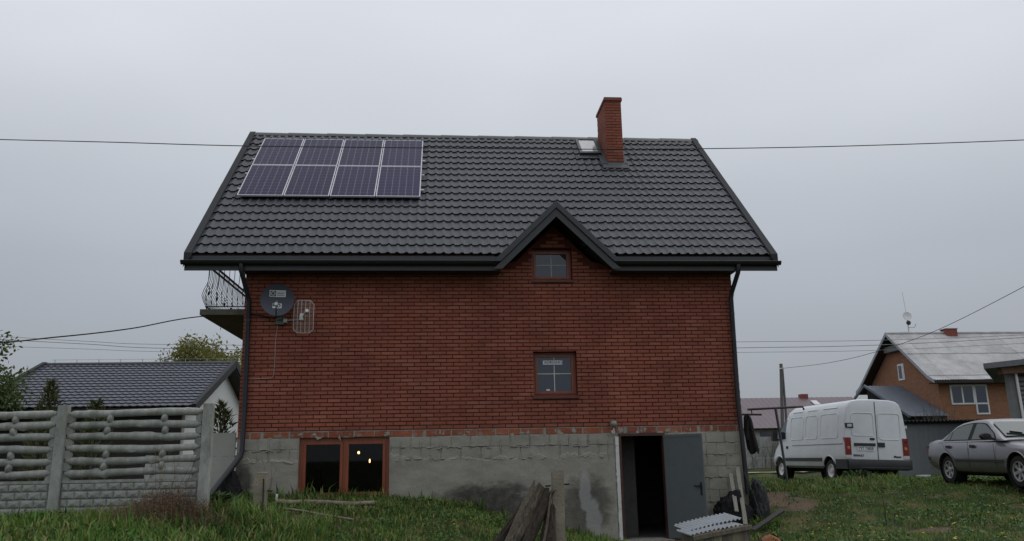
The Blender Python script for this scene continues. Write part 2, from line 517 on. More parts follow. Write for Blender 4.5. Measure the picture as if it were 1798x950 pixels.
SOIL = [(11.3, 1.6, 0.65, 1.25), (15.2, -1.6, 0.5, 0.8), (17.1, -1.2, 0.6, 0.4), (1.75, -2.6, 0.45, 0.8), (16.9, 0.3, 0.7, 0.35), (12.3, -2.4, 0.5, 0.35), (7.9, -0.5, 0.8, 0.55)]
def ground_material():
    M = bpy.data.materials.new('turf and soil'); M.use_nodes = True
    nt = M.node_tree; L = nt.links.new; b = nt.nodes['Principled BSDF']
    geo = nt.nodes.new('ShaderNodeNewGeometry')
    def noise(sc, det=6):
        n = nt.nodes.new('ShaderNodeTexNoise'); n.inputs['Scale'].default_value = sc; n.inputs['Detail'].default_value = det
        L(geo.outputs['Position'], n.inputs['Vector']); return n
    n1 = noise(1.3); r1 = nt.nodes.new('ShaderNodeValToRGB')
    for i, (p_, c) in enumerate([(0.3, (0.020, 0.036, 0.011)), (0.5, (0.032, 0.048, 0.014)), (0.68, (0.13, 0.105, 0.05))]):
        if i > 1: r1.color_ramp.elements.new(p_)
        r1.color_ramp.elements[i].position = p_; r1.color_ramp.elements[i].color = (*c, 1)
    L(n1.outputs['Fac'], r1.inputs[0])
    n2 = noise(9); r2 = nt.nodes.new('ShaderNodeValToRGB')
    r2.color_ramp.elements[0].color = (0.075, 0.052, 0.036, 1); r2.color_ramp.elements[1].color = (0.19, 0.135, 0.095, 1)
    L(n2.outputs['Fac'], r2.inputs[0])
    fac = None
    sep = nt.nodes.new('ShaderNodeSeparateXYZ'); L(geo.outputs['Position'], sep.inputs[0])
    n3 = noise(2.5, 4)
    def math_(op, a, c):
        k = nt.nodes.new('ShaderNodeMath'); k.operation = op
        for i, v in enumerate((a, c)):
            if isinstance(v, (int, float)): k.inputs[i].default_value = v
            elif v is not None: L(v, k.inputs[i])
        return k.outputs[0]
    for (sx, sy, rx, ry) in SOIL:       # bare patches where feet, tyres and the dug bank have worn the turf off
        dx = math_('MULTIPLY', math_('SUBTRACT', sep.outputs[0], sx), 1 / rx)
        dy = math_('MULTIPLY', math_('SUBTRACT', sep.outputs[1], sy), 1 / ry)
        r = math_('SQRT', math_('ADD', math_('MULTIPLY', dx, dx), math_('MULTIPLY', dy, dy)), None)
        r = math_('ADD', r, math_('MULTIPLY', math_('SUBTRACT', n3.outputs['Fac'], 0.5), 1.6))
        mr = nt.nodes.new('ShaderNodeMapRange'); mr.inputs['From Min'].default_value = 1.15; mr.inputs['From Max'].default_value = 0.75
        L(r, mr.inputs['Value'])
        fac = mr.outputs[0] if fac is None else math_('MAXIMUM', fac, mr.outputs[0])
    mx = nt.nodes.new('ShaderNodeMix'); mx.data_type = 'RGBA'
    L(fac, mx.inputs['Factor']); L(r1.outputs[0], mx.inputs['A']); L(r2.outputs[0], mx.inputs['B'])
    L(mx.outputs['Result'], b.inputs['Base Color'])
    b.inputs['Roughness'].default_value = 0.95; b.inputs['Specular IOR Level'].default_value = 0.15
    nb = noise(22, 8); bp = nt.nodes.new('ShaderNodeBump'); bp.inputs['Strength'].default_value = 0.7; bp.inputs['Distance'].default_value = 0.05
    L(nb.outputs['Fac'], bp.inputs['Height']); L(bp.outputs[0], b.inputs['Normal'])
    return M
gme.materials.append(ground_material())

# grass blades: real geometry over the part of the yard that is in view
def grass_mesh(name, regs, material, seed, label):
    rg = np.random.default_rng(seed)
    P = []
    for (x0, x1, y0, y1, n, h0, h1) in regs:
        c = int(n / 9) + 1                                # blades stand in tufts
        tx = rg.uniform(x0, x1, c); ty = rg.uniform(y0, y1, c); tz = rg.gamma(3, 0.33, c)
        k = rg.integers(0, c, n)
        sp = rg.normal(0, 0.055, (n, 2))
        x = tx[k] + sp[:, 0]; y = ty[k] + sp[:, 1]
        h = (h0 + (h1 - h0) * rg.random(n) ** 1.5) * (0.55 + 0.45 * np.clip(tz[k], 0, 2.4))
        pt = 0.5 + 0.5 * np.sin(0.9 * x + 1.3) * np.sin(1.1 * y + 0.7 * x)
        h *= 0.65 + 0.7 * pt
        P.append(np.stack([x, y, h, rg.random(n), tz[k]], 1))
    P = np.concatenate(P)
    x, y = P[:, 0], P[:, 1]
    ok = ~((x > -0.12) & (x < 10.12) & (y > -0.05))
    ok &= ~((x > 7.25) & (x < 8.6) & (y > -0.5))
    for (sx, sy, rx, ry) in SOIL:
        r = np.hypot((x - sx) / rx, (y - sy) / ry) + 0.3 * np.sin(5 * x) * np.sin(4.3 * y)
        ok &= ~((r < 0.95) & (rg.random(len(x)) < 0.93))
    P = P[ok]; x, y, h, rn = P[:, 0], P[:, 1], P[:, 2], P[:, 3]
    n = len(P)
    z = gz(x, y) - 0.01
    az = rg.uniform(0, 2 * np.pi, n); w = rg.uniform(0.003, 0.009, n) * (1 + h * 3)
    bend = rg.uniform(0.15, 0.75, n) * h
    dx, dy = np.cos(az), np.sin(az); px, py = -dy, dx
    V = np.empty((n, 5, 3))
    V[:, 0] = np.stack([x - px * w, y - py * w, z], 1)
    V[:, 1] = np.stack([x + px * w, y + py * w, z], 1)
    mx_, my_, mz_ = x + dx * bend * 0.3, y + dy * bend * 0.3, z + h * 0.6
    V[:, 2] = np.stack([mx_ + px * w * .8, my_ + py * w * .8, mz_], 1)
    V[:, 3] = np.stack([mx_ - px * w * .8, my_ - py * w * .8, mz_], 1)
    V[:, 4] = np.stack([x + dx * bend, y + dy * bend, z + h * (1 - 0.25 * bend / np.maximum(h, 1e-3))], 1)
    me = bpy.data.meshes.new(name)
    me.vertices.add(n * 5); me.vertices.foreach_set('co', V.astype(np.float32).ravel())
    b = np.arange(n)[:, None] * 5
    loops = np.concatenate([b + np.array([[0, 1, 2, 3]]), b + np.array([[3, 2, 4]])], 1).ravel()
    me.loops.add(len(loops)); me.loops.foreach_set('vertex_index', loops.astype(np.int32))
    me.polygons.add(n * 2)
    st = (np.arange(n)[:, None] * 7 + np.array([[0, 4]])).ravel(); tt = np.tile([4, 3], n)
    me.polygons.foreach_set('loop_start', st.astype(np.int32)); me.polygons.foreach_set('loop_total', tt.astype(np.int32))
    at = me.attributes.new('var', 'FLOAT', 'FACE')
    patch = 0.5 + 0.5 * np.sin(0.8 * x - 0.5 + 0.6 * np.sin(1.3 * y)) * np.sin(0.9 * y + 0.5 * x)
    p2 = 0.5 + 0.5 * np.sin(2.3 * x + 1.7 * np.sin(1.9 * y)) * np.sin(2.7 * y + 1.1 * x + 1)
    v = np.clip(0.46 * rn ** 1.3 + 0.26 * patch + 0.26 * p2 - 0.12 + 0.5 * (rg.random(n) > 0.965), 0, 0.98)
    at.data.foreach_set('value', np.repeat(v, 2).astype(np.float32))
    me.update(calc_edges=True); me.validate()
    me.materials.append(material)
    o = link_mesh(name, me)
    tag(o, label, 'grass', kind='stuff')
    return o
def grass_mat():
    M = attr_mat('grass blades', [(0.034, 0.105, 0.026), (0.052, 0.142, 0.032), (0.072, 0.18, 0.038), (0.09, 0.205, 0.04), (0.12, 0.215, 0.042), (0.17, 0.22, 0.055), (0.31, 0.255, 0.12)], 0.6, spec=0.25, translucent=0.25)
    nt = M.node_tree                       # no per-object random for the one grass object
    for nd in list(nt.nodes):
        if nd.type == 'OBJECT_INFO':
            nt.nodes.remove(nd)
    return M
m_grass = grass_mat()
grass_mesh('grass', [
    (-4.6, 9.8, -7.0, 0.0, 110000, 0.03, 0.11),
    (9.6, 25, -6.5, 4, 120000, 0.02, 0.085),
    (10.1, 25, 3, 15, 36000, 0.03, 0.10),
    (-2.2, 2.4, -6.2, -4.3, 12000, 0.06, 0.20),
    (0.6, 2.2, -4.3, -2.2, 9000, 0.08, 0.28),
    (-3.5, 0.6, -4.30, -3.8, 3000, 0.05, 0.13),
    (0.0, 5.0, -1.6, -0.05, 20000, 0.06, 0.17),
    (0.0, 7.2, -0.35, -0.03, 2500, 0.08, 0.26),
    (8.6, 10.4, -0.6, -0.05, 1800, 0.06, 0.22),
    (5.0, 7.0, -2.8, -0.6, 5000, 0.05, 0.2),
    (12.2, 15.4, 2.0, 6.5, 9000, 0.06, 0.16),
    (14.3, 16.2, 5.0, 6.6, 4500, 0.12, 0.30),
], m_grass, 3, 'uneven green grass with dry tufts covering the yard')

# low broad-leaved weeds and dandelions between the grass
def leaf_scatter(name, n, regs, size, material, seed, label, cat, up=0.03, flower=False):
    rg = random.Random(seed); t = MB()
    P = []
    for (x0, x1, y0, y1, share) in regs:
        for i in range(int(n * share / (1 if flower else 14))):
            cx_, cy_ = rg.uniform(x0, x1), rg.uniform(y0, y1)
            for j in range(1 if flower else 14):
                P.append((cx_ + rg.gauss(0, .09), cy_ + rg.gauss(0, .09)))
    P = [q for q in P if not (-0.1 < q[0] < 10.1 and q[1] > -0.04)]
    Z = gz(np.array([q[0] for q in P]), np.array([q[1] for q in P]))
    for (x, y), z_ in zip(P, Z):
        z_ = float(z_) + rg.uniform(.3, 1.6) * up; s_ = size * rg.uniform(.6, 1.4); a_ = rg.uniform(0, 6.28)
        if flower:
            c = Vector((x, y, z_ + .03)); ring = [c + Vector((s_ * math.cos(k * 1.047), s_ * math.sin(k * 1.047), .004)) for k in range(6)]
            for k in range(6): t.poly([c + Vector((0, 0, .012)), ring[k], ring[(k + 1) % 6]], rg.random())
        else:
            d = Vector((math.cos(a_), math.sin(a_), rg.uniform(.1, .9))).normalized() * s_; w_ = d.cross(Vector((rg.uniform(-.4, .4), rg.uniform(-.4, .4), 1))).normalized() * s_ * .38; p_ = Vector((x, y, z_))
            t.poly([p_, p_ + d * .5 + w_, p_ + d, p_ + d * .5 - w_], rg.random())
    o = t.build(name, material, None, attr=True); tag(o, label, cat, kind='stuff'); return o
m_gw = attr_mat('low weed leaves', [(0.04, 0.10, 0.028), (0.06, 0.14, 0.034), (0.085, 0.165, 0.04), (0.05, 0.12, 0.04), (0.12, 0.17, 0.05)], 0.6, translucent=0.2)
leaf_scatter('ground_weeds', 15000, [(-4, 7.2, -6.5, -0.1, .4), (9.8, 22, -5, 7, .6)], 0.055, m_gw, 71, 'low broad leaved weeds mixed into the grass', 'weeds', 0.06)
leaf_scatter('dandelions', 70, [(10.2, 17, -4.4, -1.0, .9), (1, 6, -5, -2, .1)], 0.022, attr_mat('yellow petals', [(0.55, 0.42, 0.03), (0.6, 0.48, 0.05)], 0.7), 72, 'tiny yellow dandelion flowers dotted over the right lawn', 'flowers', 0.05, True)
# ------------------------------------------------------------------ main house
W = 10.0; D = 8.335
ZE, OY, RUN, ZR, XL, XR = 3.4507, 0.4346, 4.1676, 7.871, -1.0957, 10.855
KV = Vector((0, RUN + OY, ZR - ZE)).normalized(); NV = Vector((0, -KV.z, KV.y)); E0 = Vector((0, -OY, ZE))
ROOF_ANG = math.atan2(KV.z, KV.y)
TAN = (ZR - ZE) / (RUN + OY)
GXC, GAP, GEND = 6.24, 4.57, 1.31          # small front gable: centre, apex height, half width at the eave
def rp(x, s, off=0.0):
    return E0 + Vector((x, 0, 0)) + KV * s + NV * off

house = thing('brick_house', 'large red brick house with anthracite tiled roof and small front gable', 'house', (5, 4.2, -2.2))

def top_z(x):
    return max(3.30, GAP - 0.36 - abs(x - GXC) * 0.98) if abs(x - GXC) < GEND - 0.1 else 3.30
HOLES = [(5.76, 6.645, 0.615, 1.547), (5.785, 6.62, 2.995, 3.715)]
PHOLES = [(1.175, 2.903, -1.262, -0.090), (7.43, 8.375, -2.40, -0.105)]

def wall_sheet(mb, xs, z0, topf, holes, y, depth):
    xs = sorted(set(xs + [h[0] for h in holes] + [h[1] for h in holes]))
    for a, b in zip(xs[:-1], xs[1:]):
        c = (a + b) / 2
        hs = sorted([h for h in holes if h[0] <= c <= h[1]], key=lambda h: h[2])
        lo = z0
        for h in hs:
            if h[2] > lo:
                mb.poly([(a, y, lo), (b, y, lo), (b, y, h[2]), (a, y, h[2])])
            lo = h[3]
        mb.poly([(a, y, lo), (b, y, lo), (b, y, topf(b)), (a, y, topf(a))])
    for (a, b, c, d) in holes:
        mb.poly([(a, y, c), (a, y, d), (a, y + depth, d), (a, y + depth, c)])
        mb.poly([(b, y, d), (b, y, c), (b, y + depth, c), (b, y + depth, d)])
        mb.poly([(a, y, d), (b, y, d), (b, y + depth, d), (a, y + depth, d)])
        mb.poly([(b, y, c), (a, y, c), (a, y + depth, c), (b, y + depth, c)])
wb = MB()
xs = [0.0, W, GXC] + [GXC + t * GEND for t in (-0.93, -0.6, -0.3, 0.3, 0.6, 0.93)]
wall_sheet(wb, xs, 0.035, top_z, HOLES, 0.0, 0.22)
front_wall = wb.build('front_wall', m_mortar, house)

# facing bricks, one by one: stretcher bond, clipped at the windows and under the gable
rb = random.Random(11)
CO, BL, BH, JT = 0.0768, 0.248, 0.0625, 0.0115
bricks = []
row = 0
z = 0.045
while z < 4.2:
    x = -0.004 - (BL + JT) * (0.5 if row % 2 else 0.0) + rb.uniform(-0.01, 0.01)
    while x < W:
        a, b = max(x, -0.004), min(x + BL + rb.uniform(-0.004, 0.004), W + 0.004)
        z0, z1 = z + rb.uniform(-0.0015, 0.0015), z + BH
        x += BL + JT
        if b - a < 0.03 or z1 > min(top_z(a), top_z(b), ) + (0.0 if z > 3.2 else 1):
            continue
        pcs = [(a, b, z0, z1)]
        for h in HOLES:
            nw = []
            for (p, q, u, v) in pcs:
                if q <= h[0] or p >= h[1] or v <= h[2] or u >= h[3]:
                    nw.append((p, q, u, v)); continue
                if p < h[0]: nw.append((p, h[0], u, v))
                if q > h[1]: nw.append((h[1], q, u, v))
                if u < h[2]: nw.append((max(p, h[0]), min(q, h[1]), u, h[2]))
                if v > h[3]: nw.append((max(p, h[0]), min(q, h[1]), h[3], v))
            pcs = nw
        for pc in pcs:
            if pc[1] - pc[0] > 0.02 and pc[3] - pc[2] > 0.01:
                bricks.append(pc)
    row += 1; z += CO
def brick_mesh(mb, p, q, u, v, pr, a=0.0, dz=0.0):
    c = 0.004
    mb.hexa([(p, 0.004, u), (q, 0.004, u), (q, 0.004, v), (p, 0.004, v), (p + c, -pr, u + c + dz), (q - c, -pr, u + c - dz), (q - c, -pr, v - c - dz), (p + c, -pr, v - c + dz)], a)
whole = [b_ for b_ in bricks if b_[1] - b_[0] > 0.24 and b_[3] - b_[2] > 0.06]
whole.sort(key=lambda b_: ((b_[0] + b_[1]) / 2 - 3.933) ** 2 + (b_[2] + 0.53) ** 2 * 6)
single = set(whole[:260])
shared = []
for i in range(6):
    mb = MB(); brick_mesh(mb, -BL / 2, BL / 2, -BH / 2, BH / 2, 0.010 + 0.0012 * i, 0, rb.uniform(-0.001, 0.001))
    me = mb.mesh('brick'); me.materials.append(m_brick); shared.append(me)
hl = org(house)
for b_ in whole[:260]:
    link_mesh('brick', rb.choice(shared), front_wall, ((b_[0] + b_[1]) / 2 - hl.x, -hl.y, (b_[2] + b_[3]) / 2 - hl.z))
mb = MB()
for b_ in bricks:
    if b_ not in single:
        brick_mesh(mb, *b_, rb.uniform(0.009, 0.017), rb.random(), rb.uniform(-0.001, 0.001))
o = mb.build('brickwork', m_brick, front_wall, attr=True)
tag(o, kind='stuff')

# side and rear walls (out of the photograph's sight)
def brick_tex(name):
    M = bpy.data.materials.new(name); M.use_nodes = True
    nt = M.node_tree; L = nt.links.new; b = nt.nodes['Principled BSDF']
    tc = nt.nodes.new('ShaderNodeTexCoord'); sp = nt.nodes.new('ShaderNodeSeparateXYZ'); L(tc.outputs['Object'], sp.inputs[0])
    ad = nt.nodes.new('ShaderNodeMath'); L(sp.outputs[0], ad.inputs[0]); L(sp.outputs[1], ad.inputs[1])
    cb = nt.nodes.new('ShaderNodeCombineXYZ'); L(ad.outputs[0], cb.inputs[0]); L(sp.outputs[2], cb.inputs[1])
    bt = nt.nodes.new('ShaderNodeTexBrick'); L(cb.outputs[0], bt.inputs['Vector'])
    bt.inputs['Scale'].default_value = 1.0
    for k_, v_ in (('Mortar Size', 0.006), ('Brick Width', 0.26), ('Row Height', 0.0768)):
        bt.inputs[k_].default_value = v_
    return M, nt, bt, b
M, nt, bt, b = brick_tex('side brickwork')
bt.inputs['Color1'].default_value = (0.20, 0.056, 0.042, 1); bt.inputs['Color2'].default_value = (0.29, 0.09, 0.065, 1); bt.inputs['Mortar'].default_value = (0.05, 0.018, 0.014, 1)
nt.links.new(bt.outputs['Color'], b.inputs['Base Color']); b.inputs['Roughness'].default_value = 0.85
m_sidebrick = M
for xw, nm in ((0.0, 'side_wall'), (W, 'side_wall')):
    s_ = 1 if xw == 0 else -1
    sw = MB()
    sw.prism([(0.012, 0.035), (D, 0.035), (D, 3.30), (RUN, 7.45), (0.25, 3.66), (0.012, 3.30)], 'x', xw + 0.001 * s_, xw + 0.22 * s_)
    sw.build(nm, m_sidebrick, house, fix=True)
    MB().prism([(0.02, -2.4), (D, -2.4), (D, 0.03), (0.02, 0.03)], 'x', xw + 0.001 * s_, xw + 0.22 * s_).build('side_plinth', m_conc, house, fix=True)
box_part('rear_wall', m_sidebrick, house, 0.22, W - 0.22, D - 0.22, D, 0.035, 3.30)
box_part('rear_plinth', m_conc, house, 0.22, W - 0.22, D - 0.22, D, -2.4, 0.03)

# plinth: block wall behind, exposed block rows, cement coat below
def plinth_material():
    M = bpy.data.materials.new('stained cement render'); M.use_nodes = True
    nt = M.node_tree; L = nt.links.new; b = nt.nodes['Principled BSDF']
    geo = nt.nodes.new('ShaderNodeNewGeometry'); sep = nt.nodes.new('ShaderNodeSeparateXYZ'); L(geo.outputs['Position'], sep.inputs[0])
    def noise(sc, det=7, st=None):
        n = nt.nodes.new('ShaderNodeTexNoise'); n.inputs['Scale'].default_value = sc; n.inputs['Detail'].default_value = det; n.inputs['Roughness'].default_value = 0.65
        if st:
            mp = nt.nodes.new('ShaderNodeMapping'); mp.inputs['Scale'].default_value = st; L(geo.outputs['Position'], mp.inputs[0]); L(mp.outputs[0], n.inputs['Vector'])
        else:
            L(geo.outputs['Position'], n.inputs['Vector'])
        return n.outputs['Fac']
    def mth(op, a, c=None):
        k = nt.nodes.new('ShaderNodeMath'); k.operation = op
        for i, v in enumerate((a, c)):
            if isinstance(v, (int, float)): k.inputs[i].default_value = v
            elif v is not None: L(v, k.inputs[i])
        return k.outputs[0]
    def mrange(v, a, c, d=0.0, e=1.0):
        k = nt.nodes.new('ShaderNodeMapRange'); k.inputs['From Min'].default_value = a; k.inputs['From Max'].default_value = c
        k.inputs['To Min'].default_value = d; k.inputs['To Max'].default_value = e; L(v, k.inputs['Value']); return k.outputs[0]
    def mix(f, A, B):
        k = nt.nodes.new('ShaderNodeMix'); k.data_type = 'RGBA'; L(f, k.inputs['Factor'])
        for nm, v in (('A', A), ('B', B)):
            if isinstance(v, tuple): k.inputs[nm].default_value = (*v, 1)
            else: L(v, k.inputs[nm])
        return k.outputs['Result']
    n1 = noise(1.6, 8, (1, 1, 2.2)); n2 = noise(6); n3 = noise(2.6, 6, (0.7, 1, 1.6)); n4 = noise(30, 4)
    base = mix(mrange(n1, 0.3, 0.7), (0.235, 0.222, 0.19), (0.365, 0.345, 0.30))
    base = mix(mrange(n4, 0.55, 0.75, 0, 0.5), base, (0.17, 0.165, 0.15))
    def blob(cx, cz, rx, rz, edge=0.5, warp=1.4):
        dx = mth('MULTIPLY', mth('SUBTRACT', sep.outputs[0], cx), 1 / rx); dz = mth('MULTIPLY', mth('SUBTRACT', sep.outputs[2], cz), 1 / rz)
        r = mth('SQRT', mth('ADD', mth('MULTIPLY', dx, dx), mth('MULTIPLY', dz, dz)))
        r = mth('ADD', r, mth('MULTIPLY', mth('SUBTRACT', n3, 0.5), warp)); r = mth('ADD', r, mth('MULTIPLY', mth('SUBTRACT', n2, 0.5), 0.9))
        return mrange(r, 1.0 + edge / 2, 1.0 - edge / 2)
    damp = blob(4.75, -1.32, 0.95, 0.30)                    # black damp patch spreading right of the window
    damp = mth('MAXIMUM', damp, blob(5.6, -1.62, 0.8, 0.28))
    damp = mth('MAXIMUM', damp, mth('MULTIPLY', blob(6.75, -1.45, 0.5, 0.5), 0.8))
    damp = mth('MAXIMUM', damp, mth('MULTIPLY', blob(6.3, -1.75, 0.6, 0.35), 0.7))
    damp = mth('MAXIMUM', damp, mth('MULTIPLY', blob(0.1, -0.95, 0.22, 0.35), 0.95))
    damp = mth('MULTIPLY', damp, mrange(n2, 0.25, 0.6, 0.65, 0.97))
    col = mix(damp, base, (0.05, 0.046, 0.041))
    fresh = mth('MAXIMUM', blob(6.72, -1.2, 0.12, 0.38, 0.3, 0.9), blob(6.86, -1.78, 0.15, 0.42, 0.3, 0.9))        # one smooth newer strip of cement
    col = mix(mth('MULTIPLY', fresh, 0.6), col, (0.37, 0.375, 0.37))
    L(col, b.inputs['Base Color']); b.inputs['Roughness'].default_value = 0.95; b.inputs['Specular IOR Level'].default_value = 0.2
    bp = nt.nodes.new('ShaderNodeBump'); bp.inputs['Strength'].default_value = 0.55; bp.inputs['Distance'].default_value = 0.03
    L(mth('ADD', mth('MULTIPLY', n2, 0.7), mth('MULTIPLY', n4, 0.25)), bp.inputs['Height']); L(bp.outputs[0], b.inputs['Normal'])
    return M
m_plinth = plinth_material()
m_block = attr_mat('rough cement block', [(0.28, 0.265, 0.228), (0.31, 0.295, 0.255), (0.295, 0.28, 0.24), (0.325, 0.308, 0.265)], 0.95, bump=0.8, bscale=45)
def hollow_material():
    M = attr_mat('orange hollow brick', [(0.25, 0.075, 0.042), (0.33, 0.10, 0.052), (0.22, 0.07, 0.045), (0.36, 0.11, 0.058), (0.28, 0.105, 0.07)], 0.9, bump=0.9, bscale=70)
    nt = M.node_tree; L = nt.links.new; b = nt.nodes['Principled BSDF']
    src = b.inputs['Base Color'].links[0].from_socket
    geo = nt.nodes.new('ShaderNodeNewGeometry'); n = nt.nodes.new('ShaderNodeTexNoise'); n.inputs['Scale'].default_value = 7; n.inputs['Detail'].default_value = 9; n.inputs['Roughness'].default_value = .75
    L(geo.outputs['Position'], n.inputs['Vector'])
    mr = nt.nodes.new('ShaderNodeMapRange'); mr.inputs['From Min'].default_value = .52; mr.inputs['From Max'].default_value = .62; mr.inputs['To Max'].default_value = .8; L(n.outputs['Fac'], mr.inputs['Value'])
    mx = nt.nodes.new('ShaderNodeMix'); mx.data_type = 'RGBA'; L(mr.outputs[0], mx.inputs['Factor']); L(src, mx.inputs['A']); mx.inputs['B'].default_value = (.27, .25, .21, 1)      # mortar smeared over the clay
    L(mx.outputs['Result'], b.inputs['Base Color'])
    return M
m_hollow = hollow_material()
pw = MB()
wall_sheet(pw, [0.0, W], -2.45, lambda x: 0.033, PHOLES, 0.0, 0.25)
plinth = pw.build('plinth', m_conc, house)
rr = random.Random(5)
def piece(mb, x0, x1, z0, z1, pr, jag=0.006):
    j = lambda: rr.uniform(-jag, jag)
    mb.hexa([(x0, 0.003, z0), (x1, 0.003, z0), (x1, 0.003, z1), (x0, 0.003, z1),
             (x0 + 0.006 + j(), -pr + j() * .4, z0 + 0.006 + j()), (x1 - 0.006 + j(), -pr + j() * .4, z0 + 0.006 + j()),
             (x1 - 0.006 + j(), -pr + j() * .4, z1 - 0.006 + j()), (x0 + 0.006 + j(), -pr + j() * .4, z1 - 0.006 + j())])
# levelling course of orange hollow bricks with mortar smears between
x = 0.005
while x < W - 0.02:
    L_ = min(rr.choice([0.24, 0.26, 0.5, 0.38, 0.25]), W - 0.003 - x)
    gap = rr.choice([0.012, 0.014, 0.03, 0.02, 0.015, 0.06])
    mb = MB(); piece(mb, x, max(x + L_ - gap, x + 0.06), -0.092 + rr.uniform(-0.012, 0.004), 0.022 + rr.uniform(-0.006, 0.004), rr.uniform(0.004, 0.011), 0.004)
    mb.build('hollow_brick', m_hollow, plinth)
    x += L_
# cement smears that hang over the hollow course
sm = MB()
for i in range(34):
    cx = rr.uniform(0.1, W - 0.1); w_ = rr.uniform(0.02, 0.07); h_ = rr.uniform(0.03, 0.10)
    zc = rr.choice([-0.10, -0.06, -0.03, -0.1])
    pts = []
    for k in range(9):
        t = 2 * math.pi * k / 9; q = rr.uniform(0.35, 1.25)
        pts.append((cx + w_ * q * math.cos(t), -0.0115 - rr.uniform(0, .002), zc + h_ * 0.6 * q * math.sin(t)))
    ctr = (cx, -0.0145, zc)
    for k in range(9):
        sm.poly([ctr, pts[k], pts[(k + 1) % 9]])
o = sm.build('mortar_smears', m_block, plinth); tag(o, kind='stuff')
# exposed cement blocks
def blocks(x0, x1, zrows):
    off = 0
    for (z0, z1) in zrows:
        x = x0 - (0.0 if off % 2 == 0 else 0.19); off += 1
        while x < x1:
            a, b2 = max(x, x0), min(x + 0.385 + rr.uniform(-.02, .02), x1)
            x = x + 0.39
            if b2 - a < 0.06: continue
            mb = MB(); piece(mb, a + .003, b2 - .003, z0 + .002, z1 - .002, rr.uniform(0.006, 0.015), 0.008)
            mb.build('cement_block', m_plinth, plinth)
for seg in ((0.02, 1.15), (2.93, 7.33)):
    blocks(seg[0], seg[1], [(-0.315, -0.105), (-0.545, -0.32), (-0.70, -0.55)])
blocks(8.44, 9.98, [(-0.315, -0.105), (-0.545, -0.32), (-0.775, -0.55), (-1.0, -0.78), (-1.23, -1.005), (-1.46, -1.235), (-1.7, -1.465), (-1.93, -1.705)])
# mortar squeezed out of the joints
mo = MB()
for i in range(210):
    seg = rr.choice([(0.02, 1.15), (2.93, 7.33), (2.93, 7.33), (2.93, 7.33), (8.44, 9.98)])
    zz = rr.choice([-0.317, -0.547]) if seg[0] < 8 else rr.choice([-0.317, -0.547, -0.777, -1.0, -1.23, -1.46])
    zz += rr.uniform(-.025, .025)
    if rr.random() < 0.5:
        xx = seg[0] + 0.39 * rr.randint(0, 12) + rr.choice([0, 0.19])
        if xx > seg[1] - .02: continue
        mo.tube([(xx + rr.uniform(-.01, .01), -0.012, zz - rr.uniform(.02, .06)), (xx, -0.02, zz + .05), (xx + rr.uniform(-.015, .015), -0.012, zz + rr.uniform(.1, .2))], [.006, rr.uniform(.010, .017), .006], 5)
    else:
        xx = rr.uniform(seg[0] + .12, seg[1] - .12); l = rr.uniform(.025, .08)
        mo.tube([(xx - l, -0.012, zz + rr.uniform(-.012, .012)), (xx - l * .3, -0.021, zz + rr.uniform(-.012, .012)), (xx + l * .4, -0.019, zz + rr.uniform(-.012, .012)), (xx + l, -0.012, zz + rr.uniform(-.012, .012))], [.006, rr.uniform(.009, .017), rr.uniform(.009, .017), .006], 5)
o = mo.build('squeezed_mortar', m_plinth, plinth, smooth=True); tag(o, kind='stuff')
# cement coat with a ragged top edge
def coat(x0, x1, edge, zb, seed):
    r_ = random.Random(seed); c = MB(); xsn = np.arange(x0, x1 + 1e-6, 0.03)
    tops = []
    v = 0
    for xx in xsn:
        v = 0.8 * v + r_.uniform(-0.028, 0.028)
        tops.append(edge(xx) + v + (0.03 * math.sin(9 * xx)))
    for i in range(len(xsn) - 1):
        for a, b2 in ((0.0, 0.02), (0.02, 0.25), (0.25, 0.6), (0.6, 1.0)):
            def P(k, t):
                th = 0.004 if t == 0 else 0.019 + 0.006 * math.sin(3.1 * xsn[k] + 5 * t) + 0.004 * math.sin(11 * xsn[k] + 8 * t)
                return (xsn[k], -th, tops[k] * (1 - t) + zb * t)
            c.poly([P(i, b2), P(i + 1, b2), P(i + 1, a), P(i, a)])
    return c
coat(0.0, 1.172, lambda x: -0.47, -2.4, 1).build('cement_coat', m_plinth, plinth, smooth=50)
coat(2.906, 7.35, lambda x: -0.50 - 0.05 * math.sin(1.7 * x), -2.4, 2).build('cement_coat', m_plinth, plinth, smooth=50)
coat(8.46, 9.3, lambda x: -0.55 - 1.5 * max(0, (x - 8.50)) ** 0.8, -2.4, 4).build('cement_coat', m_plinth, plinth, smooth=50)
# foam strips beside the door
m_foam = mat('white foam board', (0.62, 0.62, 0.60), 0.9, var=0.08, bump=0.3, bscale=60)
zs_ = [-0.16, -0.34, -0.93, -1.55, -2.14]
for a, b2 in zip(zs_[:-1], zs_[1:]):
    n_ = max(3, int((a - b2) / 0.06)); f = MB()
    for i in range(n_):
        z1 = a - (a - b2) * i / n_ - (0.006 if i == 0 else 0); z0 = a - (a - b2) * (i + 1) / n_
        f.box(7.352 + rr.uniform(0, 0.016), 7.428, -0.036 + rr.uniform(-.003, .003), 0.004, z0, z1)
    f.build('foam_strip', m_foam, plinth)

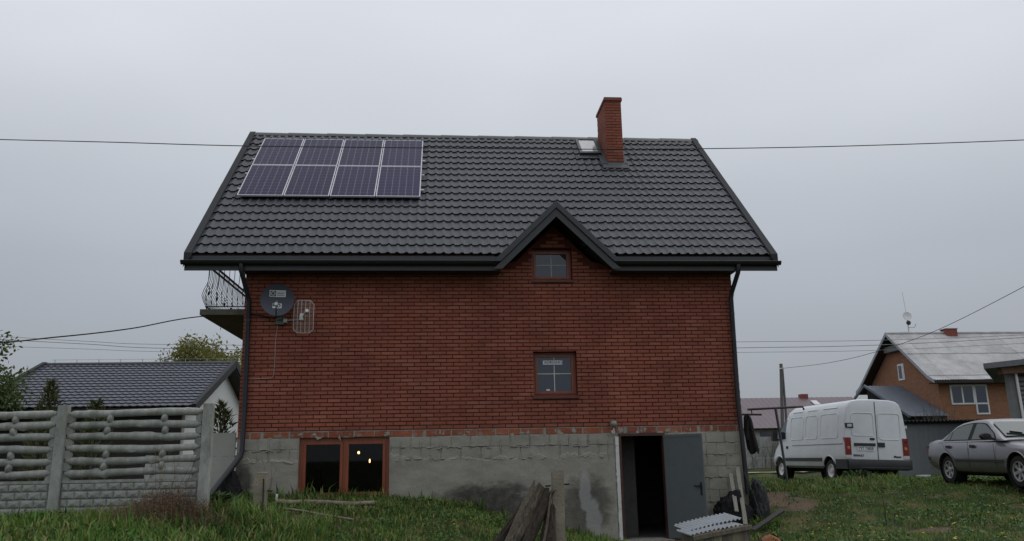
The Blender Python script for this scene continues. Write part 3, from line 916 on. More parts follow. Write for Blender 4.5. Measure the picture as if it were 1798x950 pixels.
# ---- roof
slab = MB()
def slab_poly(y0):
    yb = D + OY
    f = lambda y: ZE + (y + OY) * TAN
    return [(y0, f(y0) - 0.03), (RUN, f(RUN) - 0.03), (yb, ZE - 0.03), (yb, ZE - 0.19), (RUN, f(RUN) - 0.2), (y0, f(y0) - 0.19)]
slab.prism(slab_poly(0.26), 'x', XL + 0.03, XR - 0.03)
for a, b2 in ((XL + 0.03, GXC - GEND + 0.05), (GXC + GEND - 0.05, XR - 0.03)):
    f = lambda y: ZE + (y + OY) * TAN
    slab.prism([(-OY + 0.02, f(-OY + 0.02) - 0.03), (0.26, f(0.26) - 0.03), (0.26, f(0.26) - 0.19), (-OY + 0.02, f(-OY + 0.02) - 0.19)], 'x', a, b2)
roof = slab.build('roof', m_soffit, house, fix=True)
# pressed metal tiles: wave across, step at the lower edge
TP, TL = 0.1855, 0.35
def tile_mesh(mb, at, a=0.0):
    N = 12
    us = [i / N for i in range(N + 1)]
    def h(u): return 0.040 * math.exp(-((u - 0.55) / (0.25 if u < 0.55 else 0.15)) ** 2) + 0.003 * math.cos(2 * math.pi * u)
    def P(u, s, o): return at(u * TP, s, o)
    base = len(mb.V)
    for u in us:
        mb.V.append(tuple(P(u, 0.018, h(u) * .9 - 0.004)))         # underside of the lip
        mb.V.append(tuple(P(u, 0.0, h(u) + 0.030)))            # lip
        mb.V.append(tuple(P(u, 0.03, h(u) + 0.028)))
        mb.V.append(tuple(P(u, TL + 0.004, h(u) - 0.001)))
    for i in range(N):
        for j in range(3):
            mb.F.append((base + i * 4 + j, base + (i + 1) * 4 + j, base + (i + 1) * 4 + j + 1, base + i * 4 + j + 1)); mb.A.append(a)
tm = MB()
tile_mesh(tm, lambda u, s, o: Vector((u, 0, 0)) + Vector((0, KV.y, KV.z)) * s + NV * o)
tile_me = tm.mesh('roof_tile', smooth=35); tile_me.materials.append(m_tile)
cand = []
NX = int((XR - XL - 0.16) / TP)
x_start = XL + (XR - XL - NX * TP) / 2
for r in range(18):
    for c in range(NX):
        x = x_start + c * TP; s = 0.02 + r * TL + 0.007 * math.sin(12.9 * (c // 6) + 1.7)      # sheets of six waves sit a touch askew
        ctr = rp(x + TP / 2, s + TL / 2)
        if abs(ctr.x - GXC) < (GAP - 0.12 - ctr.z) and ctr.z < GAP: continue
        if 8.0 < ctr.x < 8.56 and 4.65 < s + TL / 2 < 6.2: continue
        cand.append((x, s, ctr))
front = sorted(cand, key=lambda t: (round(t[1], 2), abs(t[2].x - 4)))[:300]
fs = set((t[0], t[1]) for t in front)
for (x, s, c_) in front:
    p_ = rp(x, s, 0.004 * math.sin(7.3 * round(x / TP / 6)))
    link_mesh('roof_tile', tile_me, roof, (p_.x - hl.x, p_.y - hl.y, p_.z - hl.z))
rest = MB()
for (x, s, c_) in cand:
    if (x, s) not in fs:
        tile_mesh(rest, lambda u, q, o, x=x, s=s: rp(x + u, s + q, o))
o = rest.build('roof_tiling', m_tile, roof, smooth=35); tag(o, kind='stuff')
# back slope, plain wave sheets
bk = MB()
def back_pt(u, v):
    hgt = 0.02 * max(0, math.sin(u * 2 * math.pi / TP))
    return Vector((u, RUN + v * KV.y, ZR - v * KV.z)) + Vector((0, KV.z, KV.y)) * (hgt + 0.01)
bk.grid(back_pt, list(np.arange(XL + 0.1, XR - 0.1, TP / 4)), [0, 6.38])
bk.build('rear_roof_sheet', m_tile, house)
# ridge caps
n_r = 12
for i in range(n_r):
    a = XL + (XR - XL) * i / n_r; b2 = XL + (XR - XL) * (i + 1) / n_r + 0.03
    cp = MB(); q = [(-0.17, -0.115), (-0.13, -0.055), (-0.07, 0.005), (0, 0.03), (0.07, 0.005), (0.13, -0.055), (0.17, -0.115)]
    cp.grid(lambda u, v: (u, RUN + q[v][0], ZR + q[v][1] + (0.012 if u == a else 0.0)), [a, b2], list(range(7)))
    cp.build('ridge_cap', m_trim, roof, smooth=50)
for sx, xa, xb in ((-1, XL, XL + 0.14), (1, XR - 0.14, XR)):
    v_ = MB()
    for s0, s1 in ((-0.02, 3.2), (3.2, 6.39)):
        A, B = rp(0, s0), rp(0, s1)
        lo = 0.065 if s0 < 0 else 0.06
        P = lambda x, base, o, d: Vector((x, base.y, base.z)) + NV * o - Vector((0, 0, d))
        v_.hexa([P(xa, A, lo, .30), P(xb, A, lo, .08), P(xb, B, lo, .08), P(xa, B, lo, .30), P(xa, A, lo, 0), P(xb, A, lo, 0), P(xb, B, lo, 0), P(xa, B, lo, 0)] if sx < 0 else
                [P(xa, A, lo, .08), P(xb, A, lo, .30), P(xb, B, lo, .30), P(xa, B, lo, .08), P(xa, A, lo, 0), P(xb, A, lo, 0), P(xb, B, lo, 0), P(xa, B, lo, 0)])
    v_.build('verge_trim', m_verge, house)
# eave box: fascia, soffit
for a, b2 in ((XL + 0.01, GXC - GEND + 0.16), (GXC + GEND - 0.16, XR - 0.01)):
    box_part('fascia', m_trim, house, a, b2, -OY - 0.005, -OY + 0.02, 3.135, 3.425)
    n_b = 3; a, b2 = max(a, 0.0), min(b2, W)
    for i in range(n_b):
        y0 = -OY + 0.022 + (OY - 0.03) * i / n_b
        box_part('soffit_board', m_soffit, house, a, b2, y0, y0 + (OY - 0.03) / n_b - 0.006, 3.142, 3.16)
# front gable roof, verge band and bargeboard
def chev(dz0, dz1, y0, y1, e0=GEND, foot=3.29):
    sl = (GAP - 3.29) / GEND
    o0 = GAP - dz0; o1 = GAP - dz1
    x0 = (o0 - foot) / sl; x1 = (o1 - foot) / sl
    return MB().prism([(GXC - x0, foot), (GXC, o0), (GXC + x0, foot), (GXC + x1, foot), (GXC, o1), (GXC - x1, foot)], 'y', y0, y1)
chev(0.0, 0.16, -0.60, 0.80).build('gable_roof', m_trim, house, fix=True)
chev(0.012, 0.15, -0.625, -0.605).build('gable_verge_band', m_trim, house, fix=True)
chev(0.168, 0.335, -0.585, -0.55, foot=3.14).build('bargeboard', m_trim, house, fix=True)
# gutters with brackets, downpipes
def gutter(a, b2):
    g = MB(); y, z_, r_ = -0.505, 3.305, 0.068
    prof = [(math.cos(t), -math.sin(t)) for t in [math.pi * i / 8 for i in range(9)]]
    g.grid(lambda u, v: (u, y + r_ * prof[v][0], z_ + r_ * prof[v][1]), [a, b2], list(range(9)))
    g.grid(lambda u, v: (u, y + (r_ - .006) * prof[v][0], z_ + (r_ - .006) * prof[v][1]), [b2, a], list(range(9)))
    g.tube([(a, y - r_, z_ + .003), (b2, y - r_, z_ + .003)], 0.009, 6)
    for xx in (a, b2):
        g.prism([(y + r_ * q[0] * 1.04, z_ + r_ * q[1] * 1.04) for q in prof], 'x', xx - 0.006, xx + 0.006)
    gt = g.build('gutter', m_gutter, house, smooth=50)
    n_ = int((b2 - a) / 0.62)
    for i in range(n_):
        xx = a + (i + 0.5) * (b2 - a) / n_
        k_ = MB()
        k_.grid(lambda u, v: (u, y + (r_ + .004) * prof[v][0], z_ + (r_ + .004) * prof[v][1]), [xx - .012, xx + .012], list(range(9)))
        k_.build('gutter_bracket', m_gutter, gt)
    return gt
gutter(XL - 0.03, GXC - GEND + 0.13)
gutter(GXC + GEND - 0.12, XR + 0.03)
def downpipe(path, clamps):
    p_ = MB().tube(path, 0.047, 12).build('downpipe', m_pipe, house, smooth=50)
    for (cx, cy, cz) in clamps:
        MB().lathe([(0.047, -.016), (0.054, -.016), (0.054, .016), (0.047, .016)], (cx, cy, cz), (0, 0, 1), 12).build('pipe_clamp', m_pipe, p_, smooth=30)
downpipe([(0.01, -0.50, 3.26), (0.01, -0.50, 3.13), (0.03, -0.46, 3.06), (0.085, -0.13, 2.68), (0.10, -0.09, 2.58), (0.125, -0.085, 0.5), (0.12, -0.09, -0.34), (0.10, -0.12, -0.46)],
         [(0.11, -0.085, 2.2), (0.125, -0.085, 0.55)])
downpipe([(9.995, -0.50, 3.26), (9.995, -0.50, 3.14), (9.985, -0.46, 3.07), (9.95, -0.13, 2.74), (9.94, -0.09, 2.62), (9.915, -0.085, 0.6), (9.96, -0.10, -1.33)],
         [(9.935, -0.085, 2.3), (9.92, -0.085, 0.2)])
# lower drain of the left pipe
MB().tube([(0.10, -0.10, -0.36), (0.06, -0.14, -0.48), (-0.28, -0.62, -1.10), (-0.36, -0.72, -1.22)], 0.058, 12).build('drain_pipe', m_pipe, house, smooth=50)

# chimney
CX0, CX1, CY0, CY1, CZ1 = 8.10, 8.515, 2.87, 3.95, 8.40
ch = MB().box(CX0 + .008, CX1 - .008, CY0 + .008, CY1 - .008, 6.3, CZ1).build('chimney', m_mortar, house)
rc = random.Random(3)
stuff = MB()
zz = 6.36; rI = 0
m1 = {}
while zz < CZ1 - 0.03:
    pat = [(CX0, CX0 + 0.25), (CX0 + 0.26, CX1)] if rI % 2 else [(CX0, CX0 + 0.15), (CX0 + 0.16, CX1)]
    for (a, b2) in pat:
        key = round(b2 - a, 3)
        if key not in m1:
            t = MB(); t.box(-key / 2, key / 2, -0.004, 0.02, -BH / 2, BH / 2); me = t.mesh('brick'); me.materials.append(m_brick); m1[key] = me
        if zz > 6.55:
            link_mesh('brick', m1[key], ch, ((a + b2) / 2 - hl.x, CY0 - hl.y + rc.uniform(-.002, .002), zz + BH / 2 - hl.z))
    for xx, sg in ((CX0, -1), (CX1, 1)):
        y = CY0 + 0.02 - (0.13 if rI % 2 else 0)
        while y < CY1:
            a, b2 = max(y, CY0 + .02), min(y + 0.25, CY1)
            y += 0.26
            if b2 - a > .03:
                stuff.box(min(xx, xx + sg * .006) if sg > 0 else xx - .004 - rc.uniform(0, .003), xx + .004 if sg > 0 else xx + .02, a, b2, zz, zz + BH, rc.random())
    stuff.box(CX0, CX1, CY1 - 0.02, CY1 + .004, zz, zz + BH, rc.random())
    zz += CO; rI += 1
o = stuff.build('brickwork', m_brick, ch, attr=True); tag(o, kind='stuff')
MB().box(CX0 - .03, CX1 + .03, CY0 - .03, CY1 + .03, CZ1 - 0.005, CZ1 + 0.055).build('chimney_cap', m_brick, ch)
MB().box(CX0 - .02, CX1 + .02, CY0 - .02, CY1 + .02, CZ1 + 0.057, CZ1 + 0.085).build('cap_sheet', m_trim, ch)
fl = MB()
for (xa, xb, s0, s1) in ((CX0 - 0.16, CX1 + 0.09, 4.30, 4.60), (CX0 - 0.17, CX0 + .0, 4.45, 6.2), (CX1, CX1 + 0.10, 4.45, 6.2)):
    fl.hexa([rp(xa, s0, .03), rp(xb, s0, .03), rp(xb, s1, .03), rp(xa, s1, .03), rp(xa, s0, .066), rp(xb, s0, .066), rp(xb, s1, .066), rp(xa, s1, .066)])
fl.box(CX0 - .012, CX1 + .012, CY0 - .012, CY0 + .004, 6.5, 6.72)
fl.build('flashing', mat('grey lead flashing', (0.06, 0.063, 0.07), 0.6), ch)

# skylight
def on_roof(mb, xa, xb, s0, s1, o0, o1):
    mb.hexa([rp(xa, s0, o0), rp(xb, s0, o0), rp(xb, s1, o0), rp(xa, s1, o0), rp(xa, s0, o1), rp(xb, s0, o1), rp(xb, s1, o1), rp(xa, s1, o1)])
sk = MB()
for q in ((7.46, 7.53, 5.12, 6.10), (7.95, 8.02, 5.12, 6.10), (7.532, 7.948, 5.12, 5.22), (7.532, 7.948, 6.03, 6.10)):
    on_roof(sk, *q, 0.0, 0.12)
sky_l = sk.build('skylight', m_trim, house)
t = MB(); on_roof(t, 7.532, 7.948, 5.222, 6.028, 0.05, 0.10); t.build('pane', mat('sky toned skylight glass', (0.42, 0.44, 0.46), 0.08, spec=1.0), sky_l)  # bright sky reflection put into the pane's base colour
t = MB(); on_roof(t, 7.40, 8.06, 4.92, 5.115, 0.03, 0.055); t.build('apron_flashing', m_trim, sky_l)

# windows
def window(x0, x1, z0, z1, rec, fw, sashes, bars, sill=None, sw_=0.045, glass=None, fm=None):
    fm = fm or m_frame
    f = MB(); y0, y1 = rec, rec + 0.07
    e = 0.003
    f.box(x0 + e, x0 + fw, y0, y1, z0 + e, z1 - e); f.box(x1 - fw, x1 - e, y0, y1, z0 + e, z1 - e)
    f.box(x0 + fw + .0005, x1 - fw - .0005, y0, y1, z1 - fw, z1 - e); f.box(x0 + fw + .0005, x1 - fw - .0005, y0, y1, z0 + e, z0 + fw)
    n_ = len(sashes)
    for a, b2 in sashes[:-1]:
        f.box(b2 + .0005, b2 + 0.055, y0, y1, z0 + fw + .0005, z1 - fw - .0005)
    w = f.build('window', fm, house)
    for a, b2 in sashes:
        s = MB(); c, d = z0 + fw + .002, z1 - fw - .002; ya, yb_ = y0 - 0.018, y1 - 0.01
        s.box(a + .002, a + sw_, ya, yb_, c, d); s.box(b2 - sw_, b2 - .002, ya, yb_, c, d)
        s.box(a + sw_ + .0005, b2 - sw_ - .0005, ya, yb_, d - sw_, d); s.box(a + sw_ + .0005, b2 - sw_ - .0005, ya, yb_, c, c + sw_)
        s.build('sash', fm, w)
        box_part('pane', glass or m_glass, w, a + sw_ - .004, b2 - sw_ + .004, y0 + 0.018, y0 + 0.024, c + sw_ - .004, d - sw_ + .004)
        if bars:
            mx_ = (a + b2) / 2; mz_ = (c + d) / 2 + bars
            box_part('glazing_bar', m_bar, w, mx_ - .008, mx_ + .008, y0 + .008, y0 + .016, c + sw_, d - sw_)
            for p, q in ((a + sw_, mx_ - .0085), (mx_ + .0085, b2 - sw_)):
                box_part('glazing_bar', m_bar, w, p, q, y0 + .008, y0 + .016, mz_ - .007, mz_ + .007)
    if sill:
        t = MB(); t.prism([(-0.05, z0 - 0.055), (-0.05, z0 - 0.015), (rec + .0, z0 + 0.035), (rec, z0 - 0.02)], 'x', x0 - 0.02, x1 + 0.02)
        t.build('sill', sill, w, fix=True)
    return w
m_sill = mat('brown sill', (0.12, 0.04, 0.03), 0.5)
w_mid = window(5.76, 6.645, 0.655, 1.547, 0.14, 0.05, [(5.81, 6.595)], 0.01, m_sill)
w_top = window(5.785, 6.62, 3.035, 3.715, 0.14, 0.05, [(5.835, 6.57)], 0.005, m_sill)
# slanted dark panel in the upper right of the gable window
MB().prism([(6.39, 3.618), (6.524, 3.618), (6.524, 3.49)], 'y', 0.130, 0.157).build('corner_panel', mat('dark corner panel', (0.02, 0.012, 0.011), 0.6), w_top, fix=True)
m_cellar_glass = glass_mat('cellar glass', see=0.8, ior=1.34)
w_cel = window(1.175, 2.903, -1.262, -0.09, 0.06, 0.075, [(1.25, 2.01), (2.065, 2.828)], 0, None, 0.055, m_cellar_glass)
# name plate behind the middle window
plate = box_part('name_plate', m_white, w_mid, 5.975, 6.375, 0.1567, 0.1577, 1.30, 1.385)
text_part('plate_lettering', 'ADRIANO', 0.082, m_black, w_mid, Matrix.Translation(Vector((6.185, 0.1563, 1.343)) - hl) @ Matrix.Rotation(rad(90), 4, 'X'), 0.0003, bold=0.001)
box_part('window_ornament', m_white, w_mid, 6.03, 6.10, 0.142, 0.15, 0.77, 0.80)
# cellar room behind the window, with a glowing bulb and its reflection built in
room = MB()
room.box(0.6, 3.6, 0.30, 3.4, -2.2, -0.06)
room.F = [tuple(reversed(f)) for f in room.F]
room.F.pop(2); room.A.pop(2)          # open towards the window
room.build('cellar_room', mat('dim cellar plaster', (0.05, 0.045, 0.04), 0.95), house)
m_glow = emit_mat('lit bulb and reflection', (1.0, 0.60, 0.24), 5)
for (bx, bz, rx, rz) in ((2.165, -0.375, 0.026, 0.030), (2.40, -0.55, 0.016, 0.042)):  # second entry is the bulb's reflection, built as a glowing body
    bu = thing('bulb_and_reflection', 'round glowing bulb seen high in the right cellar pane' if bz > -.4 else 'narrow glowing shape standing for the bulb reflection lower in the pane', 'bulb', (bx, 1.5, bz), 'lit bulbs in the cellar', local=True)
    t = MB(); t.lathe([(0.0, -rz)] + [(rx * math.cos(a_), rz * math.sin(a_)) for a_ in (-1.1, -.6, 0, .6, 1.1)] + [(0.0, rz)], (0, 0, 0), (0, 0, 1), 12); t.build('glowing_body', m_glow, bu, smooth='all')
    MB().tube([(0, 0, rz), (0, 0, -0.07 - bz)], 0.006, 6).build('lamp_cord', m_black, bu)
# doorway: steel frame, open grey leaf, passage behind
m_door = mat('grey steel door', (0.10, 0.116, 0.123), 0.45, var=0.07, spec=0.5)
m_dframe = mat('brown steel frame', (0.075, 0.03, 0.026), 0.5)
df = MB(); a, b2, zt, zb = 7.43, 8.375, -0.105, -2.13
df.box(a + .003, a + 0.05, -0.03, 0.12, zb, zt - .003); df.box(b2 - 0.05, b2 - .003, -0.03, 0.12, zb, zt - .003); df.box(a + .0505, b2 - .0505, -0.03, 0.12, zt - 0.055, zt - .003)
dfr = df.build('door_frame', m_dframe, house)
box_part('threshold', m_conc, dfr, a - .02, b2 + .02, -0.25, 0.3, -2.30, -2.135)
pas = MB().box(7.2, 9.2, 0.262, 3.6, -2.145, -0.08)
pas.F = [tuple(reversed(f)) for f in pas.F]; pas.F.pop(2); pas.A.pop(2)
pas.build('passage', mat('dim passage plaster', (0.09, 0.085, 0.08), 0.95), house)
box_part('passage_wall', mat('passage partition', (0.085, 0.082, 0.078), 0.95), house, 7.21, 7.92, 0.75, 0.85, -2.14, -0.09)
leaf_dir = Vector((math.cos(rad(-51)), math.sin(rad(-51)), 0)); hinge = Vector((8.345, -0.045, 0)); nrm = Vector((-leaf_dir.y, leaf_dir.x, 0))
def leaf_box(mb, u0, u1, z0, z1, t0, t1):
    P = lambda u, z_, t_: hinge + leaf_dir * u + nrm * t_ + Vector((0, 0, z_))
    mb.hexa([P(u0, z0, t0), P(u1, z0, t0), P(u1, z0, t1), P(u0, z0, t1), P(u0, z1, t0), P(u1, z1, t0), P(u1, z1, t1), P(u0, z1, t1)])
t = MB(); leaf_box(t, 0.0, 0.885, -2.115, -0.165, -0.022, 0.022); leaf = t.build('door_leaf', m_door, house)
t = MB(); leaf_box(t, 0.845, 0.90, -2.115, -0.150, -0.030, -0.0225); leaf_box(t, 0.0, 0.8445, -0.2, -0.150, -0.030, -0.0225); t.build('leaf_edge', m_door, leaf)
t = MB(); leaf_box(t, 0.80, 0.835, -1.30, -1.06, -0.034, -0.023); leaf_box(t, 0.805, 0.83, -1.14, -1.115, -0.075, -0.0345); leaf_box(t, 0.68, 0.8045, -1.14, -1.115, -0.075, -0.055); t.build('handle', m_black, leaf)

# balcony on the left side
bx0, by0, by1, bz0, bz1 = -0.95, 0.30, 4.2, 2.385, 2.50
t = MB().box(bx0, -0.002, by0, by1, bz0, bz1); balc = t.build('balcony_slab', mat('dark stained concrete', (0.13, 0.12, 0.10), 0.95, var=0.3, bump=0.4), house)
def belly(t_):   # outward offset along the height
    return 0.13 * math.exp(-((t_ - 0.25) / 0.22) ** 2) - 0.02
rail = MB(); barH = 1.02
def bar(px, py, ox, oy_, r=0.0065):
    pts = []
    for i in range(9):
        t_ = i / 8; d_ = belly(t_)
        pts.append((px + ox * d_, py + oy_ * d_, bz1 + 0.07 + t_ * (barH - 0.07)))
    rail.tube(pts, r, 5, False)
xb_ = bx0 + 0.10; yb_ = by0 + 0.10
n_ = 8
for i in range(n_ + 1): bar(xb_ + (0 - 0.02 - xb_) * i / n_, yb_, 0, -1)
n2 = 36
for i in range(n2 + 1): bar(xb_, yb_ + (by1 - yb_) * i / n2, -1, 0)
rb_ = rail.build('railing_bars', m_iron, balc, smooth=50)
t = MB()
for zz in (bz1 + barH, bz1 + barH - 0.10):
    t.beam((xb_ - .02, yb_ - .02, zz), (xb_ - .02, by1, zz), 0.045, 0.022); t.beam((xb_ + .004, yb_ - .0, zz), (-0.0, yb_, zz), 0.045, 0.022)
t.beam((xb_ - .02, yb_, bz1 + .07), (xb_ - .02, by1, bz1 + .07), 0.03, 0.016); t.beam((xb_ - .004, yb_, bz1 + .07), (0, yb_, bz1 + .07), 0.03, 0.016)
for k in range(5): 
    yy = yb_ + k * 0.95
    t.tube([(xb_, yy, bz1), (xb_, yy, bz1 + .075)], 0.015, 6)
t.build('handrail', m_iron, balc)
# scrolls in the side panel
for k in range(6):
    yy = yb_ + 0.35 + k * 0.62; pts = []
    for i in range(22):
        a_ = i / 21 * 2.6 * math.pi; r_ = 0.02 + 0.06 * i / 21
        zc = bz1 + 0.38
        d_ = belly((zc - bz1) / barH)
        pts.append((xb_ - d_ - .002, yy + r_ * math.cos(a_), zc + r_ * math.sin(a_) + 0.10 * (i / 21)))
    MB().tube(pts, 0.010, 5).build('scroll_ornament', m_iron, balc, smooth=50)
# ------------------------------------------------------------------ things on the house
def solar_material():
    M = bpy.data.materials.new('solar cells under glass'); M.use_nodes = True
    nt = M.node_tree; L = nt.links.new; b = nt.nodes['Principled BSDF']
    tc = nt.nodes.new('ShaderNodeTexCoord'); sep = nt.nodes.new('ShaderNodeSeparateXYZ'); L(tc.outputs['Object'], sep.inputs[0])
    def mth(op, a, c=None):
        k = nt.nodes.new('ShaderNodeMath'); k.operation = op
        for i, v in enumerate((a, c)):
            if isinstance(v, (int, float)): k.inputs[i].default_value = v
            elif v is not None: L(v, k.inputs[i])
        return k.outputs[0]
    def lines(sock, period, off, width):
        f = mth('FRACT', mth('MULTIPLY', mth('ADD', sock, off), 1 / period))
        d = mth('MULTIPLY', mth('ABSOLUTE', mth('SUBTRACT', f, 0.5)), -2.0); d = mth('ADD', d, 1.0)
        return mth('LESS_THAN', d, width)
    gap = mth('MAXIMUM', lines(sep.outputs[0], 0.1585, -0.0205, 0.050), mth('MULTIPLY', lines(sep.outputs[1], 0.1585, -0.0325, 0.030), 0.7))
    bus = mth('MULTIPLY', lines(sep.outputs[0], 0.1585 / 3, -0.0205 - 0.0264, 0.05), 0.35)
    n = nt.nodes.new('ShaderNodeTexVoronoi'); n.inputs['Scale'].default_value = 28; L(tc.outputs['Object'], n.inputs['Vector'])
    oi = nt.nodes.new('ShaderNodeObjectInfo')
    mr = nt.nodes.new('ShaderNodeMapRange'); mr.inputs['To Min'].default_value = 0.8; mr.inputs['To Max'].default_value = 1.25; L(n.outputs['Color'], mr.inputs['Value'])
    mr2 = nt.nodes.new('ShaderNodeMapRange'); mr2.inputs['To Min'].default_value = 0.85; mr2.inputs['To Max'].default_value = 1.15; L(oi.outputs['Random'], mr2.inputs['Value'])
    sc = nt.nodes.new('ShaderNodeVectorMath'); sc.operation = 'SCALE'; sc.inputs[0].default_value = (0.022, 0.019, 0.062); L(mth('MULTIPLY', mr.outputs[0], mr2.outputs[0]), sc.inputs['Scale'])
    mx = nt.nodes.new('ShaderNodeMix'); mx.data_type = 'RGBA'; L(mth('MAXIMUM', gap, bus), mx.inputs['Factor']); L(sc.outputs[0], mx.inputs['A']); mx.inputs['B'].default_value = (0.24, 0.24, 0.30, 1)
    L(mx.outputs['Result'], b.inputs['Base Color'])
    b.inputs['Roughness'].default_value = 0.16; b.inputs['IOR'].default_value = 1.18
    return M
m_solar = solar_material()
m_alu = mat('silver panel frame', (0.55, 0.56, 0.59), 0.4, metal=0.3, var=0.05)
PW_, PH_ = 0.992, 1.65
t = MB()
for q in ((0, 0.022, 0, PH_), (PW_ - 0.022, PW_, 0, PH_), (0.0225, PW_ - 0.0225, 0, 0.022), (0.0225, PW_ - 0.0225, PH_ - 0.022, PH_)):
    t.box(q[0], q[1], q[2], q[3], -0.035, 0.003)
fr_me = t.mesh('frame'); fr_me.materials.append(m_alu)
t = MB(); t.box(0.0215, PW_ - 0.0215, 0.0215, PH_ - 0.0215, -0.006, 0.0); la_me = t.mesh('cell_sheet'); la_me.materials.append(m_solar)
rows = ['lower', 'upper']; cols = ['leftmost', 'second from left', 'third from left', 'rightmost']
for r in range(2):
    for c in range(4):
        p_ = rp(-0.60 + c * (PW_ + 0.0205), 2.435 + r * (PH_ + 0.02), 0.125)
        sp = thing('solar_panel', '%s dark blue solar panel in the %s row on the roof' % (cols[c], rows[r]), 'solar panel', p_, 'solar panels on the roof', local=True, rot=(ROOF_ANG, 0, 0))
        link_mesh('frame', fr_me, sp); link_mesh('cell_sheet', la_me, sp)
for i, (s_, wd) in enumerate(((2.85, 'lowest'), (3.68, 'second lowest'), (4.52, 'second highest'), (5.35, 'highest'))):
    t = MB(); on_roof(t, -0.68, 3.50, s_, s_ + 0.04, 0.045, 0.087)
    tag(t.build('mounting_rail', m_alu), '%s of the thin aluminium rails under the solar panels' % wd, 'rail', 'rails under the solar panels')

# satellite dish
m_dish = mat('navy dish', (0.030, 0.036, 0.055), 0.45, var=0.08, spec=0.5)
dish = thing('satellite_dish', 'round dark navy satellite dish with pale stickers on the brick wall', 'satellite dish', (0.70, -0.06, 2.22))
dn = Vector((0.14, -0.98, 0.03)).normalized(); dc = Vector((0.685, -0.24, 2.575))
prof = [(0.0, 0.0)] + [(0.315 * k / 8, 0.055 * (k / 8) ** 2) for k in range(1, 9)]
back = [(0.322, 0.058), (0.322, 0.047), (0.2, 0.008), (0.0, -0.012)]
MB().lathe(prof + back, dc, dn, 36).build('reflector', m_dish, dish, smooth=50)
du = dn.orthogonal(); dr = Vector((0, 0, 1)).cross(dn) * -1; dr = Vector((1, 0, 0)) - dn * dn.x; dr.normalize(); duv = dn.cross(dr); 
if duv.z < 0: duv = -duv
def dpt(a, b_, lift=0.004):
    r2 = a * a + b_ * b_
    return dc + dr * a + duv * b_ + dn * (0.055 * r2 / 0.315 ** 2 + lift)
def sticker(name, m_, a0, a1, b0, b1, lift, rr_=0.015):
    t = MB()
    us = np.linspace(a0, a1, 9); vs_ = np.linspace(b0, b1, 5)
    t.grid(lambda u, v: dpt(u, v, lift), list(us), list(vs_)); return t.build(name, m_, dish)
m_st = mat('pale sticker', (0.55, 0.57, 0.56), 0.6, var=0.05)
m_std = mat('dark sticker print', (0.05, 0.055, 0.07), 0.6, var=0.05)
sticker('logo_sticker', m_st, -0.155, 0.155, 0.065, 0.195, 0.006)
sticker('logo_square', m_std, -0.14, -0.03, 0.078, 0.182, 0.008)
t = MB(); cc = [dpt(-0.085 + 0.034 * math.cos(a_), 0.13 + 0.034 * math.sin(a_), 0.011) for a_ in np.linspace(0, 2 * math.pi, 17)]
t.tube(cc, 0.007, 5, False); t.build('logo_ring', m_st, dish)
for (z0, z1, x1) in ((0.155, 0.170, 0.135), (0.118, 0.142, 0.13), (0.086, 0.102, 0.135)):
    sticker('logo_print', mat('grey print', (0.2, 0.21, 0.22), 0.6), -0.015, x1, z0, z1, 0.009)
sticker('badge_sticker', m_st, -0.09, 0.085, -0.165, -0.065, 0.006)
mt = Matrix((dr, duv, dn)).transposed().to_4x4(); mt.translation = dpt(-0.01, -0.115, 0.010) - org(dish)
text_part('badge_lettering', 'HD', 0.105, m_std, dish, mt, 0.001, bold=0.004)
arm_a = dc - duv * 0.33 + dn * 0.02; lnb = dc - duv * 0.15 + dn * 0.36
MB().tube([arm_a - dn * 0.06, arm_a, arm_a + dn * 0.15 - duv * 0.03, lnb - duv * 0.06], 0.012, 6).build('feed_arm', m_black, dish)
MB().lathe([(0.0, -0.03), (0.032, -0.03), (0.036, 0.0), (0.024, 0.03), (0.022, 0.09), (0.0, 0.09)], lnb, -dn, 12).build('feed_horn', m_st, dish, smooth=40)
t = MB(); t.box(0.64, 0.80, -0.10, -0.013, 2.12, 2.28); t.box(0.68, 0.76, -0.2, -0.10, 2.2, 2.27); t.beam((0.70, -0.15, 2.22), dc - dn * 0.01, 0.05, 0.05); t.build('wall_bracket', mat('greenish old bracket', (0.13, 0.15, 0.13), 0.6), dish)
MB().tube([(0.10, -0.03, 2.36), (0.35, -0.06, 2.30), (0.66, -0.07, 2.24)], 0.014, 6).build('stay_tube', m_iron, dish)

# grid antenna
m_grid = mat('pale antenna wire', (0.45, 0.43, 0.40), 0.5, metal=0.2)
ant = thing('grid_antenna', 'pale wire grid antenna beside the satellite dish on the brick wall', 'antenna', (1.2, -0.08, 2.2))
def apt(a, b_):
    return Vector((1.205 + 0.97 * a, -0.26 - 0.22 * a - 0.9 * (a * a) * -1 - 0.22 * (0.32 ** 2 - b_ * b_), 2.245 + b_ + -0.06 * a))
def oct_h(a):
    return 0.325 if abs(a) < 0.13 else 0.325 - (abs(a) - 0.13) * 0.95
t = MB()
ring = []
for (a, b_) in ((-0.205, -0.25), (-0.205, 0.25), (-0.13, 0.325), (0.13, 0.325), (0.205, 0.25), (0.205, -0.25), (0.13, -0.325), (-0.13, -0.325), (-0.205, -0.25)):
    ring.append((a, b_))
pts = []
for (p, q) in zip(ring[:-1], ring[1:]):
    for k in range(5): pts.append(apt(p[0] + (q[0] - p[0]) * k / 5, p[1] + (q[1] - p[1]) * k / 5))
pts.append(apt(*ring[-1]))
t.tube(pts, 0.0075, 5, False); t.build('rim', m_grid, ant)
for a in (-0.125, -0.045, 0.04, 0.125):
    MB().tube([apt(a, oct_h(a) * s_) for s_ in np.linspace(-1, 1, 9)], 0.006, 5).build('rib', m_grid, ant)
t = MB()
